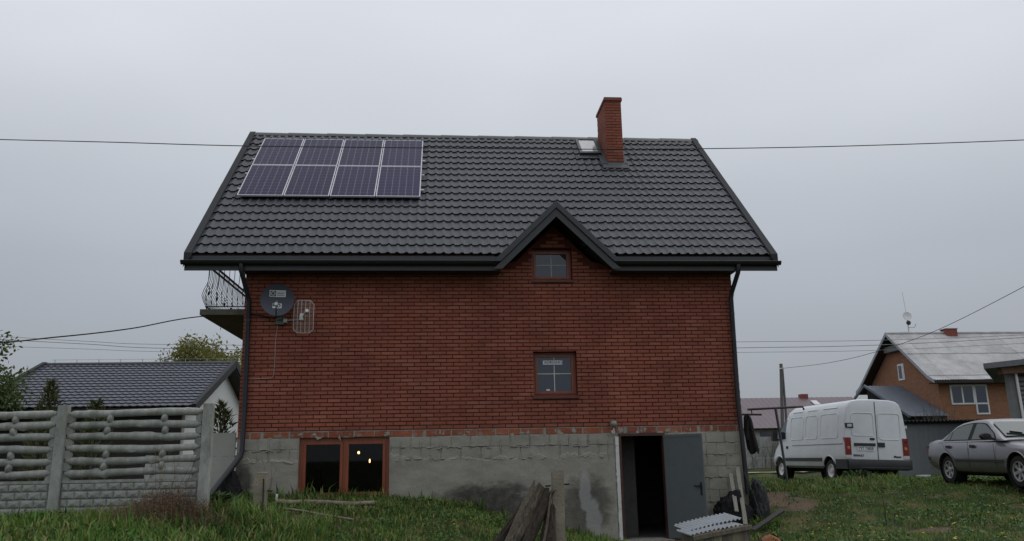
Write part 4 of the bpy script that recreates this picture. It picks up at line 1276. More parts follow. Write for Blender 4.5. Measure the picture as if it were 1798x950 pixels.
for k in range(27):
    b_ = -0.31 + 0.62 * k / 26; lim = 0.205 if abs(b_) < 0.25 else 0.205 - (abs(b_) - 0.25)
    t.tube([apt(a, b_) for a in np.linspace(-lim, lim, 5)], 0.0018, 4, False)
t.build('fine_wires', m_grid, ant)
t = MB(); t.tube([(1.20, -0.28, 2.24), (1.25, -0.42, 2.26), (1.31, -0.60, 2.29)], 0.022, 8); t.lathe([(0.0, -.03), (0.035, -.03), (0.035, .03), (0.0, .03)], (1.32, -0.62, 2.29), (0.35, -0.9, 0.2), 10); t.box(1.14, 1.21, -0.31, -0.27, 2.17, 2.30)
t.build('feed', m_st, ant)
t = MB(); t.tube([(0.80, -0.10, 2.19), (1.08, -0.16, 2.20), (1.19, -0.26, 2.21)], 0.012, 6); t.box(0.795, 0.86, -0.13, -0.013, 2.15, 2.23); t.build('mount_arm', m_grid, ant)

# cables on the wall
m_cable = mat('white cable', (0.42, 0.40, 0.36), 0.6)
t = MB().tube([(0.675, -0.06, 2.13), (0.655, -0.03, 2.0), (0.638, -0.022, 1.8), (0.642, -0.022, 1.4), (0.636, -0.022, 1.13), (0.60, -0.022, 1.065), (0.4, -0.022, 1.06), (0.18, -0.022, 1.05)], 0.0045, 5)
tag(t.build('antenna_cable', m_cable), 'thin pale cable running down the bricks below the satellite dish', 'cable')
# globe lamp left of the doorway
lamp = thing('wall_lamp', 'unlit round globe lamp on a bracket beside the doorway top', 'lamp', (7.325, -0.02, -0.05))
MB().lathe([(0.0, -0.075)] + [(0.078 * math.cos(a_), 0.078 * math.sin(a_)) for a_ in np.linspace(-1.25, 1.25, 9)] + [(0.0, 0.078)], (7.322, -0.13, 0.078), (0, 0, 1), 20).build('globe', mat('dusty lamp glass', (0.20, 0.20, 0.155), 0.25, spec=0.6), lamp, smooth='all')
t = MB(); t.tube([(7.327, -0.01, -0.07), (7.327, -0.06, -0.085), (7.325, -0.12, -0.05), (7.322, -0.13, 0.0)], 0.014, 8); t.lathe([(0.0, 0.0), (0.04, 0.0), (0.035, 0.02), (0, 0.02)], (7.327, -0.032, -0.075), (0, -1, 0), 12); t.build('bracket', m_white, lamp, smooth=40)
# ------------------------------------------------------------------ concrete fence on the left
FY = -4.0
fence = thing('concrete_fence', 'grey concrete fence cast as stacked logs over a block base', 'fence', (-1.5, FY, -1.25))
rf = random.Random(21)
for px in (-3.55, -1.50, 0.53):
    t = MB(); lean = rf.uniform(-0.006, 0.006)
    zb, zt, hw, hd = -1.6, 0.315, 0.072, 0.075
    t.hexa([(px - hw, FY - hd, zb), (px + hw, FY - hd, zb), (px + hw, FY + hd, zb), (px - hw, FY + hd, zb),
            (px - hw * .92 + lean, FY - hd * .8, zt), (px + hw * .92 + lean, FY - hd * .8, zt), (px + hw * .92 + lean, FY + hd * .8, zt), (px - hw * .92 + lean, FY + hd * .8, zt)])
    t.build('post', m_fence, fence)
def log_mesh(L_, r, seed):
    r_ = random.Random(seed); t = MB(); n_ = 26; N = 10
    base = 0
    kn = [(r_.uniform(0.1, 0.9), r_.uniform(0, 6.28)) for _ in range(5)]
    for i in range(n_ + 1):
        u = i / n_; q = r * (0.97 + 0.05 * math.sin(7 * u + seed) + 0.04 * math.sin(23 * u + 2 * seed))
        end = min(u, 1 - u) * L_
        if end < 0.05: q *= 0.55 + 0.45 * math.sqrt(max(end, 0) / 0.05)
        cz = 0.012 * math.sin(5 * u + seed * 1.3)
        for j in range(N):
            a_ = 2 * math.pi * j / N; rr_ = q
            for (ku, ka) in kn:
                d_ = ((u - ku) * L_ / 0.035) ** 2 + (min(abs(a_ - ka), 6.283 - abs(a_ - ka)) / 0.5) ** 2
                rr_ += 0.022 * math.exp(-d_)
            t.V.append((u * L_, rr_ * math.cos(a_) * 0.8, cz + rr_ * math.sin(a_)))
    for i in range(n_):
        for j in range(N):
            t.F.append((i * N + j, i * N + (j + 1) % N, (i + 1) * N + (j + 1) % N, (i + 1) * N + j)); t.A.append(0)
    t.F.append(tuple(range(N))[::-1]); t.F.append(tuple(n_ * N + j for j in range(N))); t.A += [0, 0]
    me = t.mesh('log', smooth=50); me.materials.append(m_fence); return me
fo = org(fence)
for sec, (xa, xb) in enumerate(((-3.47, -1.58), (-1.42, 0.45))):
    L_ = xb - xa
    for pn, z_top in enumerate((0.262, -0.238)):
        # end stiles of the cast panel carry the logs
        t = t0 = MB()
        t2 = MB()
        for xx, t in ((xa, t), (xb - 0.05, t2)):
            for k in range(3):
                zc = z_top - 0.065 - k * 0.167
                t.lathe([(0.0, -.03), (0.06, -.03), (0.075, 0), (0.06, .03), (0, .03)], (xx + 0.025, FY + .01, zc - 0.08), (0, 1, 0), 10)
        t = t0
        pan = t.build('log_panel', m_fence, fence, smooth=50); t2.build('panel_end', m_fence, pan, smooth=50)
        for k in range(3):
            zc = z_top - 0.065 - k * 0.167
            link_mesh('log', log_mesh(L_ - 0.02, 0.057, sec * 7 + pn * 3 + k + 1), pan, (xa + .01 - fo.x, FY - fo.y, zc - fo.z))
        for fx in ((0.30, 0.72) if sec else (0.35, 0.70)):
            for k in range(2):
                zc = z_top - 0.148 - k * 0.167; xx = xa + fx * L_ + rf.uniform(-.02, .02)
                tt = MB(); tt.lathe([(0.0, -.05), (0.7, -.045), (1.0, 0), (0.7, .045), (0, .05)], (0, 0, 0), (0, 1, 0), 12)
                me = tt.mesh('knot', smooth=50); me.materials.append(m_fence)
                link_mesh('knot', me, pan, (xx - fo.x, FY - 0.012 - fo.y, zc - fo.z), (0, rf.uniform(-.35, .35), 0), (0.05, .8, 0.075))
    # block base panel
    t = MB(); t.box(xa, xb, FY - 0.02, FY + 0.03, -1.31, -0.775); t.box(xa, xb, FY - 0.035, FY + 0.04, -0.7745, -0.735); t.box(xa, xb, FY - 0.035, FY + 0.04, -1.36, -1.3105); t.box(xa, xb, FY - 0.034, FY - 0.0205, -1.309, -1.218)
    base = t.build('block_panel', m_fence, fence)
    mesh_cache = {}
    for r in range(4):
        z0 = -1.212 + r * 0.109
        x = xa + 0.012 - (0.089 if r % 2 else 0)
        while x < xb - 0.01:
            a, b2 = max(x, xa + .012), min(x + 0.167, xb - .012); x += 0.178
            if b2 - a < 0.04: continue
            key = round(b2 - a, 2)
            if key not in mesh_cache:
                w_ = key / 2; tt = MB(); h_ = 0.049
                i0 = tt.vs([(-w_, 0, -h_), (w_, 0, -h_), (w_, 0, h_), (-w_, 0, h_), (-w_ + .012, -.018, -h_ + .012), (w_ - .012, -.016, -h_ + .012), (w_ - .012, -.02, h_ - .012), (-w_ + .012, -.016, h_ - .012), (0.01, -.03, 0.004)])
                for f in ((0, 1, 5, 4), (1, 2, 6, 5), (2, 3, 7, 6), (3, 0, 4, 7), (4, 5, 8), (5, 6, 8), (6, 7, 8), (7, 4, 8)):
                    tt.F.append(f); tt.A.append(0)
                me = tt.mesh('block'); me.materials.append(m_fence); mesh_cache[key] = me
            link_mesh('block', mesh_cache[key], base, ((a + b2) / 2 - fo.x, FY - 0.021 - fo.y, z0 + 0.054 - fo.z), (rf.uniform(-.03, .03), rf.choice([0, math.pi]), rf.uniform(-.03, .03)))

# plain pale wall further back, beside the house corner
bw = thing('concrete_wall', 'plain pale concrete panel wall behind the log fence by the house corner', 'wall', (-1.8, 1.0, -1.3))
m_pale = mat('pale concrete panel', (0.43, 0.43, 0.40), 0.9, var=0.14, scale=4, bump=0.3, dirt=(0.28, 0.28, 0.25), damount=0.5)
for i in range(2):
    a = -1.90 + i * 0.82
    for k in range(3):
        if i == 0 and k == 0: continue          # the run behind the fence is lower
        z1 = 0.065 - k * 0.47
        box_part('panel', m_pale, bw, a + .01, a + .81, 0.98 + 0.004 * ((i + k) % 3), 1.04, z1 - 0.466, z1)
for px in (-1.95,):
    box_part('post', m_pale, bw, px - 0.05, px + 0.06, 0.94, 1.08, -1.5, -0.36)

# ------------------------------------------------------------------ yard things
m_tarp = mat('black tarpaulin', (0.009, 0.009, 0.010), 0.7, var=0.3, spec=0.25)
from mathutils import noise as mnoise
def crumple(name, c, rx, ry, h, seed, label, cat, m_, pw=2.2):
    """slumped plastic: a dome pulled into folds and creases"""
    t = MB(); N, Mx = 48, 22; so = Vector((seed * 7.3, seed * 3.1, 0))
    def P(i, j):
        a_ = 2 * math.pi * i / N; v = j / Mx; th = v * math.pi / 2
        k = math.cos(th) ** (2 / pw); hz = math.sin(th) ** (2 / pw)
        d = Vector((math.cos(a_) * k, math.sin(a_) * k, hz))
        q = Vector((d.x * rx, d.y * ry, d.z * h)); s_ = q * 5.0 + so
        f = 1 + 0.22 * mnoise.noise(s_ * .8) + 0.16 * abs(mnoise.noise(s_ * 1.9)) - 0.12 * abs(mnoise.noise(s_ * 3.7)) + 0.06 * mnoise.noise(s_ * 8)
        return (c[0] + q.x * f, c[1] + q.y * f, c[2] + q.z * f)
    for j in range(Mx + 1):
        for i in range(N): t.V.append(P(i, j))
    for j in range(Mx):
        for i in range(N):
            t.F.append((j * N + i, j * N + (i + 1) % N, (j + 1) * N + (i + 1) % N, (j + 1) * N + i)); t.A.append(0)
    o = t.build(name, m_, None, smooth=28)
    tag(o, label, cat); return o
crumple('tarpaulin', (-0.04, -0.20, -1.30), 0.27, 0.15, 0.66, 4, 'black tarpaulin bunched against the left house corner under the pipe', 'tarpaulin', m_tarp, 1.5)
crumple('tarpaulin', (9.58, -0.30, -2.05), 0.40, 0.20, 0.74, 6, 'rounded black tarpaulin heap below the leaning boards at the wall', 'tarpaulin', m_tarp, 2.6)
m_tarp2 = mat('dark grey sheet', (0.018, 0.019, 0.021), 0.6, var=0.25)
crumple('rubbish_bag', (10.17, -0.10, -1.95), 0.20, 0.26, 0.78, 9, 'dark grey bag bulging round the right house corner behind the downpipe', 'bag', m_tarp2, 2.6)

def board(name, a, b2, w, th, m_, label, cat, up=(0, -1, 0.2), seed=0, group=None):
    t = MB(); a = Vector(a); b2 = Vector(b2); d = b2 - a; r_ = random.Random(seed); n_ = 6
    side = d.normalized().cross(Vector(up)).normalized(); nn = side.cross(d.normalized())
    for i in range(n_):
        p0 = a + d * (i / n_); p1 = a + d * ((i + 1) / n_)
    i0 = len(t.V)
    for i in range(n_ + 1):
        p = a + d * (i / n_); wl = w / 2 * (1 + r_.uniform(-.08, .08)); wr = w / 2 * (1 + r_.uniform(-.08, .08)); bw_ = nn * r_.uniform(-.1, .1) * th
        for (s1, s2) in ((-wl, -.5), (wr, -.5), (wr, .5), (-wl, .5)):
            t.V.append(tuple(p + side * s1 + nn * th * s2 + bw_))
    for i in range(n_):
        for j in range(4):
            t.F.append((i0 + i * 4 + j, i0 + i * 4 + (j + 1) % 4, i0 + (i + 1) * 4 + (j + 1) % 4, i0 + (i + 1) * 4 + j)); t.A.append(0)
    t.F.append((i0 + 3, i0 + 2, i0 + 1, i0)); e = i0 + n_ * 4; t.F.append((e, e + 1, e + 2, e + 3)); t.A += [0, 0]
    o = t.build(name, m_, None); tag(o, label, cat, group); return o
m_board = mat('pale weathered board', (0.24, 0.23, 0.20), 0.9, var=0.3, stretch=(8, 8, 0.8), bump=0.3)
board('board', (9.52, -0.62, -1.62), (9.64, -0.10, -0.92), 0.075, 0.022, m_board, 'left of two pale boards leaning on the wall by the right downpipe', 'board', seed=1)
board('board', (9.66, -0.66, -1.85), (9.79, -0.09, -0.80), 0.08, 0.022, m_board, 'right, longer of two pale boards leaning on the wall by the right downpipe', 'board', seed=2)
t = MB().tube([(10.06, -0.62, -2.0), (9.97, -0.35, -1.3), (9.90, -0.16, -0.9)], 0.011, 6)
tag(t.build('metal_rod', m_iron), 'thin dark rod leaning in front of the right downpipe', 'rod')
board('dark_plank', (9.68, -0.95, -1.93), (10.45, -0.55, -1.62), 0.10, 0.03, mat('black wet plank', (0.04, 0.038, 0.035), 0.7), 'dark plank sloping up to the right beside the grey bag', 'plank', up=(0, -0.3, 1), seed=3)

# concrete stubs
def stub(name, x, y, zt, hw, label, seed, rods):
    r_ = random.Random(seed); t = MB(); zb = g1(x, y) - 0.15; n_ = 7
    ring = []
    for i in range(n_ + 1):
        z_ = zb + (zt - zb) * i / n_
        for (sx, sy) in ((-1, -1), (1, -1), (1, 1), (-1, 1)):
            t.V.append((x + sx * hw * (1 + r_.uniform(-.06, .06)) + .01 * i / n_, y + sy * hw * .8 * (1 + r_.uniform(-.06, .06)), z_ + (r_.uniform(-.025, .02) if i == n_ else 0)))
    for i in range(n_):
        for j in range(4):
            t.F.append((i * 4 + j, i * 4 + (j + 1) % 4, (i + 1) * 4 + (j + 1) % 4, (i + 1) * 4 + j)); t.A.append(0)
    t.F.append((n_ * 4, n_ * 4 + 1, n_ * 4 + 2, n_ * 4 + 3)); t.A.append(0)
    root = thing(name, label, 'post', (x, y, zb))
    t.build('shaft', mat('old concrete post', (0.28, 0.25, 0.19), 0.95, var=0.25, scale=8, bump=0.6, bscale=30, dirt=(0.10, 0.09, 0.075), damount=0.6), root)
    for (p0, p1, r0) in rods:
        MB().tube([p0, p1], r0, 6).build('rusty_rod', m_iron, root)
    return root
stub('concrete_post', 1.11, -3.0, -0.69, 0.092, 'short broken concrete post in the grass left of the cellar window', 2,
     [((0.96, -3.09, -1.0), (0.985, -3.09, -1.32), 0.012), ((1.22, -3.0, -0.97), (1.30, -3.02, -0.975), 0.012), ((1.175, -3.10, -0.78), (1.185, -3.095, -1.4), 0.010)])
stub('concrete_post', 5.765, -3.0, -0.765, 0.095, 'taller concrete post with side pegs beside the rotten split logs', 5,
     [((5.57, -3.0, -0.99), (5.66, -3.0, -0.985), 0.014), ((5.87, -3.0, -0.97), (5.96, -3.0, -0.965), 0.014)])

# rotten split logs leaning against the post
m_rot = mat('rotten grey wood', (0.055, 0.044, 0.034), 0.95, var=0.55, scale=7, stretch=(6, 6, 1.0), bump=0.9, bscale=14, dirt=(0.03, 0.025, 0.02), dscale=4, damount=0.85)
m_rot2 = mat('pale rotten wood', (0.13, 0.11, 0.085), 0.95, var=0.5, scale=7, stretch=(6, 6, 1.0), bump=0.9, bscale=14, dirt=(0.05, 0.04, 0.03), dscale=4, damount=0.7)
def slab_log(a, b2, w0, w1, th, m_, label, seed):
    """ragged half log: bark side rounded, split ends"""
    r_ = random.Random(seed); a = Vector(a); b2 = Vector(b2); d = (b2 - a); dd = d.normalized()
    side = dd.cross(Vector((0, -1, 0.3))).normalized(); nn = side.cross(dd).normalized()
    if nn.y > 0: nn = -nn
    t = MB(); n_, N = 14, 11
    off = [r_.uniform(-0.05, 0.07) for _ in range(N)]
    for i in range(n_ + 1):
        u = i / n_; w = w0 + (w1 - w0) * u
        for j in range(N):
            v = j / (N - 1) * 2 - 1
            top = off[j] * (1 if i >= n_ - 1 else 0)
            p = a + d * u + dd * top + side * (v * w / 2 * (1 + .06 * math.sin(9 * u + seed))) + nn * (th * math.sqrt(max(0, 1 - v * v)) * (1 + r_.uniform(-.28, .28)))
            t.V.append(tuple(p))
        for j in range(N):
            v = 1 - j / (N - 1) * 2
            top = off[N - 1 - j] * (1 if i >= n_ - 1 else 0)
            p = a + d * u + dd * top + side * (v * w / 2 * .98 * (1 + .06 * math.sin(9 * u + seed))) - nn * (0.03 + r_.uniform(0, .01))
            t.V.append(tuple(p))
    R2 = 2 * N
    for i in range(n_):
        for j in range(R2):
            t.F.append((i * R2 + j, i * R2 + (j + 1) % R2, (i + 1) * R2 + (j + 1) % R2, (i + 1) * R2 + j)); t.A.append(0)
    t.F.append(tuple(range(R2))[::-1]); t.F.append(tuple(n_ * R2 + j for j in range(R2))); t.A += [0, 0]
    o = t.build('split_log', m_, None, smooth=25); tag(o, label, 'log', 'rotten split logs by the post'); return o
slab_log((4.62, -3.15, -2.05), (5.36, -3.02, -1.06), 0.16, 0.10, 0.05, m_rot, 'dark outermost of the rotten split logs, far left of the post', 1)
slab_log((4.86, -3.30, -2.08), (5.46, -3.05, -1.00), 0.26, 0.26, 0.09, m_rot2, 'broad pale rotten split log with ragged top left of the post', 2)
slab_log((5.10, -3.38, -2.08), (5.62, -3.10, -1.06), 0.20, 0.17, 0.07, m_rot, 'brown rotten split log leaning right on the taller concrete post', 3)
slab_log((5.52, -3.34, -2.08), (5.63, -3.12, -1.32), 0.30, 0.16, 0.06, m_rot, 'shorter rotten split log standing right at the post foot', 4)
t = MB().tube([(5.40, -3.46, -2.08), (5.55, -3.30, -1.55), (5.64, -3.16, -1.06)], [0.022, 0.02, 0.014], 7)
tag(t.build('wooden_stick', m_rot2), 'thin pale stick leaning over the rotten split logs', 'stick')
# small pale block in the grass behind the post
o = MB().box(6.02, 6.28, -1.35, -1.2, -2.12, -1.93).build('loose_block', m_pale); tag(o, 'small pale concrete block in the grass right of the taller post', 'block')

# fallen timber in the grass by the cellar window
def bent_log(name, pts, r, m_, label, cat, seed):
    r_ = random.Random(seed); o = MB().tube(pts, [r * r_.uniform(.85, 1.12) for _ in pts], 9).build(name, m_, None, smooth=50); tag(o, label, cat)
m_birch = mat('pale weathered timber', (0.22, 0.19, 0.14), 0.9, var=0.45, scale=9, bump=0.5, dirt=(0.12, 0.10, 0.07), damount=0.6)
def onG(x, y, dz): return (x, y, g1(x, y) + dz)
bent_log('fallen_log', [onG(0.98 + 1.75 * i / 14, -1.05 - 0.12 * i / 14, 0.10) for i in range(15)], 0.045, m_birch, 'pale log lying in the grass under the cellar window', 'log', 1)
bent_log('fallen_branch', [onG(1.32 + 1.15 * i / 9, -2.1 - 0.08 * i / 9, 0.11) for i in range(10)], 0.020, m_birch, 'thin pale branch lying on bare soil in front of the fallen log', 'branch', 2)
bent_log('fallen_branch', [onG(1.05 + 0.75 * i / 5, -1.6 - 0.42 * i / 5, 0.07) for i in range(6)], 0.017, m_rot, 'thin dark twig crossing the soil between log and branch', 'branch', 3)
o = MB().tube([onG(0.93, -0.7, 0.0), onG(0.925, -0.7, 0.10), onG(0.93, -0.7, 0.20)], 0.022, 8).build('white_stake', m_white, None, smooth=50); tag(o, 'short white stake in the grass left of the cellar window', 'stake')
bent_log('edging_plank', [onG(-0.35 + 0.8 * i / 4, -2.6, 0.10) for i in range(5)], 0.03, mat('yellowed plank', (0.27, 0.25, 0.13), 0.9), 'yellowish plank lying between the fence end and the short post', 'plank', 4)

# wooden crate with corrugated sheets on top
crate = thing('wooden_crate', 'weathered wooden box of upright boards below the corrugated sheets', 'crate', (8.2, -3.1, -2.15))
cx0, cx1, cy0, cy1 = 7.82, 8.70, -3.45, -2.80
for i in range(6):
    a = cx0 + i * (cx1 - cx0) / 6
    zt = -1.76 + 0.13 * (i + .5) / 6
    t = MB(); j = [random.uniform(-.012, .012) for _ in range(4)]
    t.hexa([(a + .006, cy0 + j[0], -2.25), (a + .140, cy0 + j[0], -2.25), (a + .140, cy0 + .025 + j[0], -2.25), (a + .006, cy0 + .025 + j[0], -2.25),
            (a + .004 + j[1], cy0 + j[0], zt), (a + .140 + j[1], cy0 + j[0], zt + .02), (a + .140 + j[1], cy0 + .025 + j[0], zt + .02), (a + .004 + j[1], cy0 + .025 + j[0], zt)])
    t.build('board', m_wood if i % 2 else mat('yellowed board', (0.22, 0.20, 0.125), 0.9, var=0.35, stretch=(8, 8, .8), bump=0.4), crate)
for i in range(4):
    a = cy0 + .03 + i * (cy1 - cy0 - .03) / 4
    box_part('side_board', m_wood, crate, cx1 - .005, cx1 + .022, a + .004, a + .165, -2.25, -1.65)
    box_part('side_board', m_wood, crate, cx0 - .022, cx0 + .004, a + .004, a + .165, -2.25, -1.80)
MB().beam((cx0 - .03, cy0 - .03, -1.805), (cx1 + .03, cy0 - .03, -1.655), 0.05, 0.06).build('top_rail', m_wood, crate)
box_part('bottom', m_wood, crate, cx0, cx1, cy0 + .03, cy1, -2.2, -2.17)
m_zinc = mat('weathered corrugated sheet', (0.46, 0.50, 0.54), 0.4, metal=0.25, var=0.2, scale=4, dirt=(0.30, 0.32, 0.33), damount=0.5)
def corr(c, L_, w, yawr, tilt, pitch, label, seed, amp=0.014, per=0.076):
    t = MB(); nu = int(L_ / per * 8)
    Rm = Matrix.Rotation(yawr, 3, 'Z') @ Matrix.Rotation(tilt, 3, 'Y') @ Matrix.Rotation(pitch, 3, 'X')
    def P(u, v, o=0):
        return Vector(c) + Rm @ Vector((u, v, amp * math.sin(2 * math.pi * u / per) + o - 0.05 * (u / L_) ** 2))
    us = list(np.linspace(-L_ / 2, L_ / 2, nu)); vs_ = [-w / 2, 0, w / 2]
    t.grid(lambda u, v: P(u, v), us, vs_); t.grid(lambda u, v: P(-u, v, -0.004), us, vs_)
    o = t.build('corrugated_sheet', m_zinc, None, smooth=60); tag(o, label, 'metal sheet', 'corrugated sheets on the crate'); return o
corr((8.16, -3.16, -1.665), 0.92, 0.50, rad(10), rad(-7.5), rad(4), 'lower corrugated metal sheet lying on the wooden box', 1)
corr((8.22, -2.88, -1.60), 0.98, 0.52, rad(12), rad(-9), rad(6), 'upper corrugated metal sheet lying askew on the wooden box', 2)
# chunk of freshly broken log
lg = thing('log_chunk', 'short dark log with orange broken end in the grass', 'log', (8.95, -3.75, -2.1))
t = MB(); r_ = random.Random(8)
pr_ = [(0.0, -0.30), (0.16, -0.30), (0.20, -0.2), (0.205, -0.05), (0.20, 0.05), (0.17, 0.09)]
t.lathe(pr_, (8.93, -3.72, -1.93), (0.10, -0.55, 0.75), 18)
t.V = [tuple(Vector(v) + Vector((r_.uniform(-.018, .018), r_.uniform(-.018, .018), r_.uniform(-.018, .018)))) for v in t.V]
t.build('bark', m_rot, lg, smooth=30)
t = MB(); t.lathe([(0.172, 0.085), (0.12, 0.10), (0.06, 0.135), (0.0, 0.12)], (8.93, -3.72, -1.93), (0.10, -0.55, 0.75), 18)
t.V = [tuple(Vector(v) + Vector((r_.uniform(-.015, .015), r_.uniform(-.015, .015), r_.uniform(-.03, .03)))) for v in t.V]
t.build('broken_end', mat('orange broken wood', (0.26, 0.115, 0.045), 0.85, var=0.5, scale=12, bump=0.8, dirt=(0.09, 0.04, 0.025), dscale=6, damount=0.9), lg, smooth=30)

# dead weeds, tall stems
def stems(name, c, sx, sy, n, h0, h1, m_, label, seed, cat='weeds', r0=0.0035, br=3, leaf=0.0):
    r_ = random.Random(seed); t = MB()
    for i in range(n):
        x = c[0] + r_.gauss(0, sx); y = c[1] + r_.gauss(0, sy); z_ = g1(x, y) if i % 3 == 0 else z_ if i else g1(x, y)
        h = r_.uniform(h0, h1) * math.exp(-((x - c[0]) / (2.2 * sx)) ** 2); a_ = r_.uniform(0, 6.28); l = r_.uniform(0.05, 0.35) * h
        p = [(x, y, z_ - .02), (x + l * .3 * math.cos(a_), y + l * .3 * math.sin(a_), z_ + h * .5), (x + l * math.cos(a_), y + l * math.sin(a_), z_ + h)]
        t.tube(p, [r0, r0 * .8, r0 * .35], 3, False, r_.random())
        for k in range(br):
            q = Vector(p[1]).lerp(Vector(p[2]), r_.uniform(-.3, 1)); b_ = r_.uniform(0, 6.28); s_ = r_.uniform(.03, .12)
            t.tube([q, q + Vector((math.cos(b_), math.sin(b_), r_.uniform(-.1, .8))) * s_], [r0 * .55, r0 * .3], 3, False, r_.random())
            if leaf:
                e = q + Vector((math.cos(b_), math.sin(b_), .4)) * s_
                t.poly([e, e + Vector((r_.uniform(-1, 1), r_.uniform(-1, 1), r_.uniform(-.5, 1))) * leaf, e + Vector((r_.uniform(-1, 1), r_.uniform(-1, 1), r_.uniform(-.5, 1))) * leaf], r_.random())
    o = t.build(name, m_, None, attr=True); tag(o, label, cat); return o
m_dead = attr_mat('dead brown stems', [(0.085, 0.05, 0.032), (0.13, 0.082, 0.05), (0.20, 0.14, 0.085), (0.06, 0.038, 0.028), (0.25, 0.19, 0.12)], 0.9)
stems('dead_weeds', (0.18, -4.45), 0.34, 0.28, 900, 0.14, 0.46, m_dead, 'brown tangle of dead weeds in front of the fence end post', 31, leaf=0.02)
stems('tall_dry_stalks', (0.15, -4.35), 0.32, 0.15, 14, 0.85, 1.1, m_dead, 'few tall thin dry stalks rising above the brown weeds', 32, 'stalks', 0.0035, 5)
stems('dry_stalks', (11.3, -3.2), 0.45, 0.4, 26, 0.2, 0.42, attr_mat('straw', [(0.20, 0.18, 0.10), (0.26, 0.22, 0.13), (0.16, 0.15, 0.08)], 0.9), 'loose pale straw stalks in the lawn at the bottom right', 33, 'stalks', 0.005, 0)['kind'] = 'stuff'
stems('wall_sapling', (0.75, -0.45), 0.03, 0.03, 3, 0.75, 0.95, m_dead, 'thin bare sapling before the cement wall left of the cellar window', 34, 'sapling', 0.005, 4)
stems('dark_sapling', (12.05, -1.4), 0.012, 0.012, 2, 0.55, 0.7, mat('dark twig', (0.02, 0.022, 0.02), 0.9), 'thin dark twig standing alone in the right lawn', 35, 'sapling', 0.007, 2)
def bush_leaf(name, c, rx, ry, h, n, size, m_, label, seed, cat='plant'):
    r_ = random.Random(seed); t = MB(); zb = g1(c[0], c[1])
    for i in range(n):
        a_ = r_.uniform(0, 6.28); q = math.sqrt(r_.random()); z_ = r_.random() ** .8
        x = c[0] + rx * q * math.cos(a_) * (1 - .5 * z_); y = c[1] + ry * q * math.sin(a_) * (1 - .5 * z_); zz = zb + h * z_
        d = Vector((math.cos(a_) + r_.uniform(-.6, .6), math.sin(a_) + r_.uniform(-.6, .6), r_.uniform(-.1, .9))).normalized() * size * r_.uniform(.6, 1.3)
        s_ = d.cross(Vector((r_.uniform(-1, 1), r_.uniform(-1, 1), 1))).normalized() * size * .28
        p = Vector((x, y, zz))
        t.poly([p, p + d * .5 + s_, p + d, p + d * .5 - s_], r_.random())
    o = t.build(name, m_, None, attr=True); tag(o, label, cat, kind='stuff'); return o
m_weed = attr_mat('weed leaves', [(0.03, 0.06, 0.016), (0.045, 0.085, 0.02), (0.06, 0.10, 0.03), (0.035, 0.065, 0.02)], 0.6, translucent=0.2)
bush_leaf('weed_clump', (15.3, 5.9), 0.6, 0.4, 0.36, 700, 0.10, m_weed, 'leafy green weed clump growing before the white van rear wheel', 41, 'weeds')
bush_leaf('weed_clump', (0.55, -3.6), 0.42, 0.3, 0.30, 700, 0.08, m_weed, 'leafy dark green weed clump left of the short concrete post', 42, 'weeds')
# ------------------------------------------------------------------ vehicles
def bool_cut(ob, cutters):
    """cut holes with temporary meshes, keep only the result"""
    tmp = []
    for i, c in enumerate(cutters):
        me = c.mesh('cutter'); 
        import bmesh
        bm = bmesh.new(); bm.from_mesh(me); bmesh.ops.remove_doubles(bm, verts=bm.verts, dist=1e-5); bmesh.ops.recalc_face_normals(bm, faces=bm.faces); bm.to_mesh(me); bm.free()
        o = bpy.data.objects.new('cutter', me); COL.objects.link(o); tmp.append(o)
        md = ob.modifiers.new('cut', 'BOOLEAN'); md.operation = 'DIFFERENCE'; md.object = o; md.solver = 'EXACT'
    par = ob.parent; ob.parent = None
    loc = ob.matrix_world.copy(); ob.matrix_world = Matrix.Identity(4)
    bpy.context.view_layer.update()
    dg = bpy.context.evaluated_depsgraph_get()
    me = bpy.data.meshes.new_from_object(ob.evaluated_get(dg))
    ob.modifiers.clear()
    ob.data = me; ob.parent = par; ob.matrix_world = loc if par is None else ob.matrix_world
    ob.matrix_basis = Matrix.Identity(4)
    for o in tmp: bpy.data.objects.remove(o)
    me.polygons.foreach_set('use_smooth', np.ones(len(me.polygons), dtype=bool)); me.set_sharp_from_angle(angle=rad(32))

def cyl(x0, x1, y, z_, r, n=28):
    t = MB()
    i = t.vs([(x0, y + r * math.cos(2 * math.pi * k / n), z_ + r * math.sin(2 * math.pi * k / n)) for k in range(n)] + [(x1, y + r * math.cos(2 * math.pi * k / n), z_ + r * math.sin(2 * math.pi * k / n)) for k in range(n)])
    t.F.append(tuple(range(n))); t.F.append(tuple(range(n, 2 * n))[::-1]); t.A += [0, 0]
    for k in range(n):
        t.F.append((k, n + k, n + (k + 1) % n, (k + 1) % n)); t.A.append(0)
    return t

def loft(sections):
    """sections: rings of equal length, capped at both ends"""
    t = MB(); n = len(sections[0])
    for s in sections:
        for p in s: t.V.append(tuple(p))
    for i in range(len(sections) - 1):
        for j in range(n):
            t.F.append((i * n + j, i * n + (j + 1) % n, (i + 1) * n + (j + 1) % n, (i + 1) * n + j)); t.A.append(0)
    t.F.append(tuple(range(n))[::-1]); e = (len(sections) - 1) * n; t.F.append(tuple(e + j for j in range(n))); t.A += [0, 0]
    return t

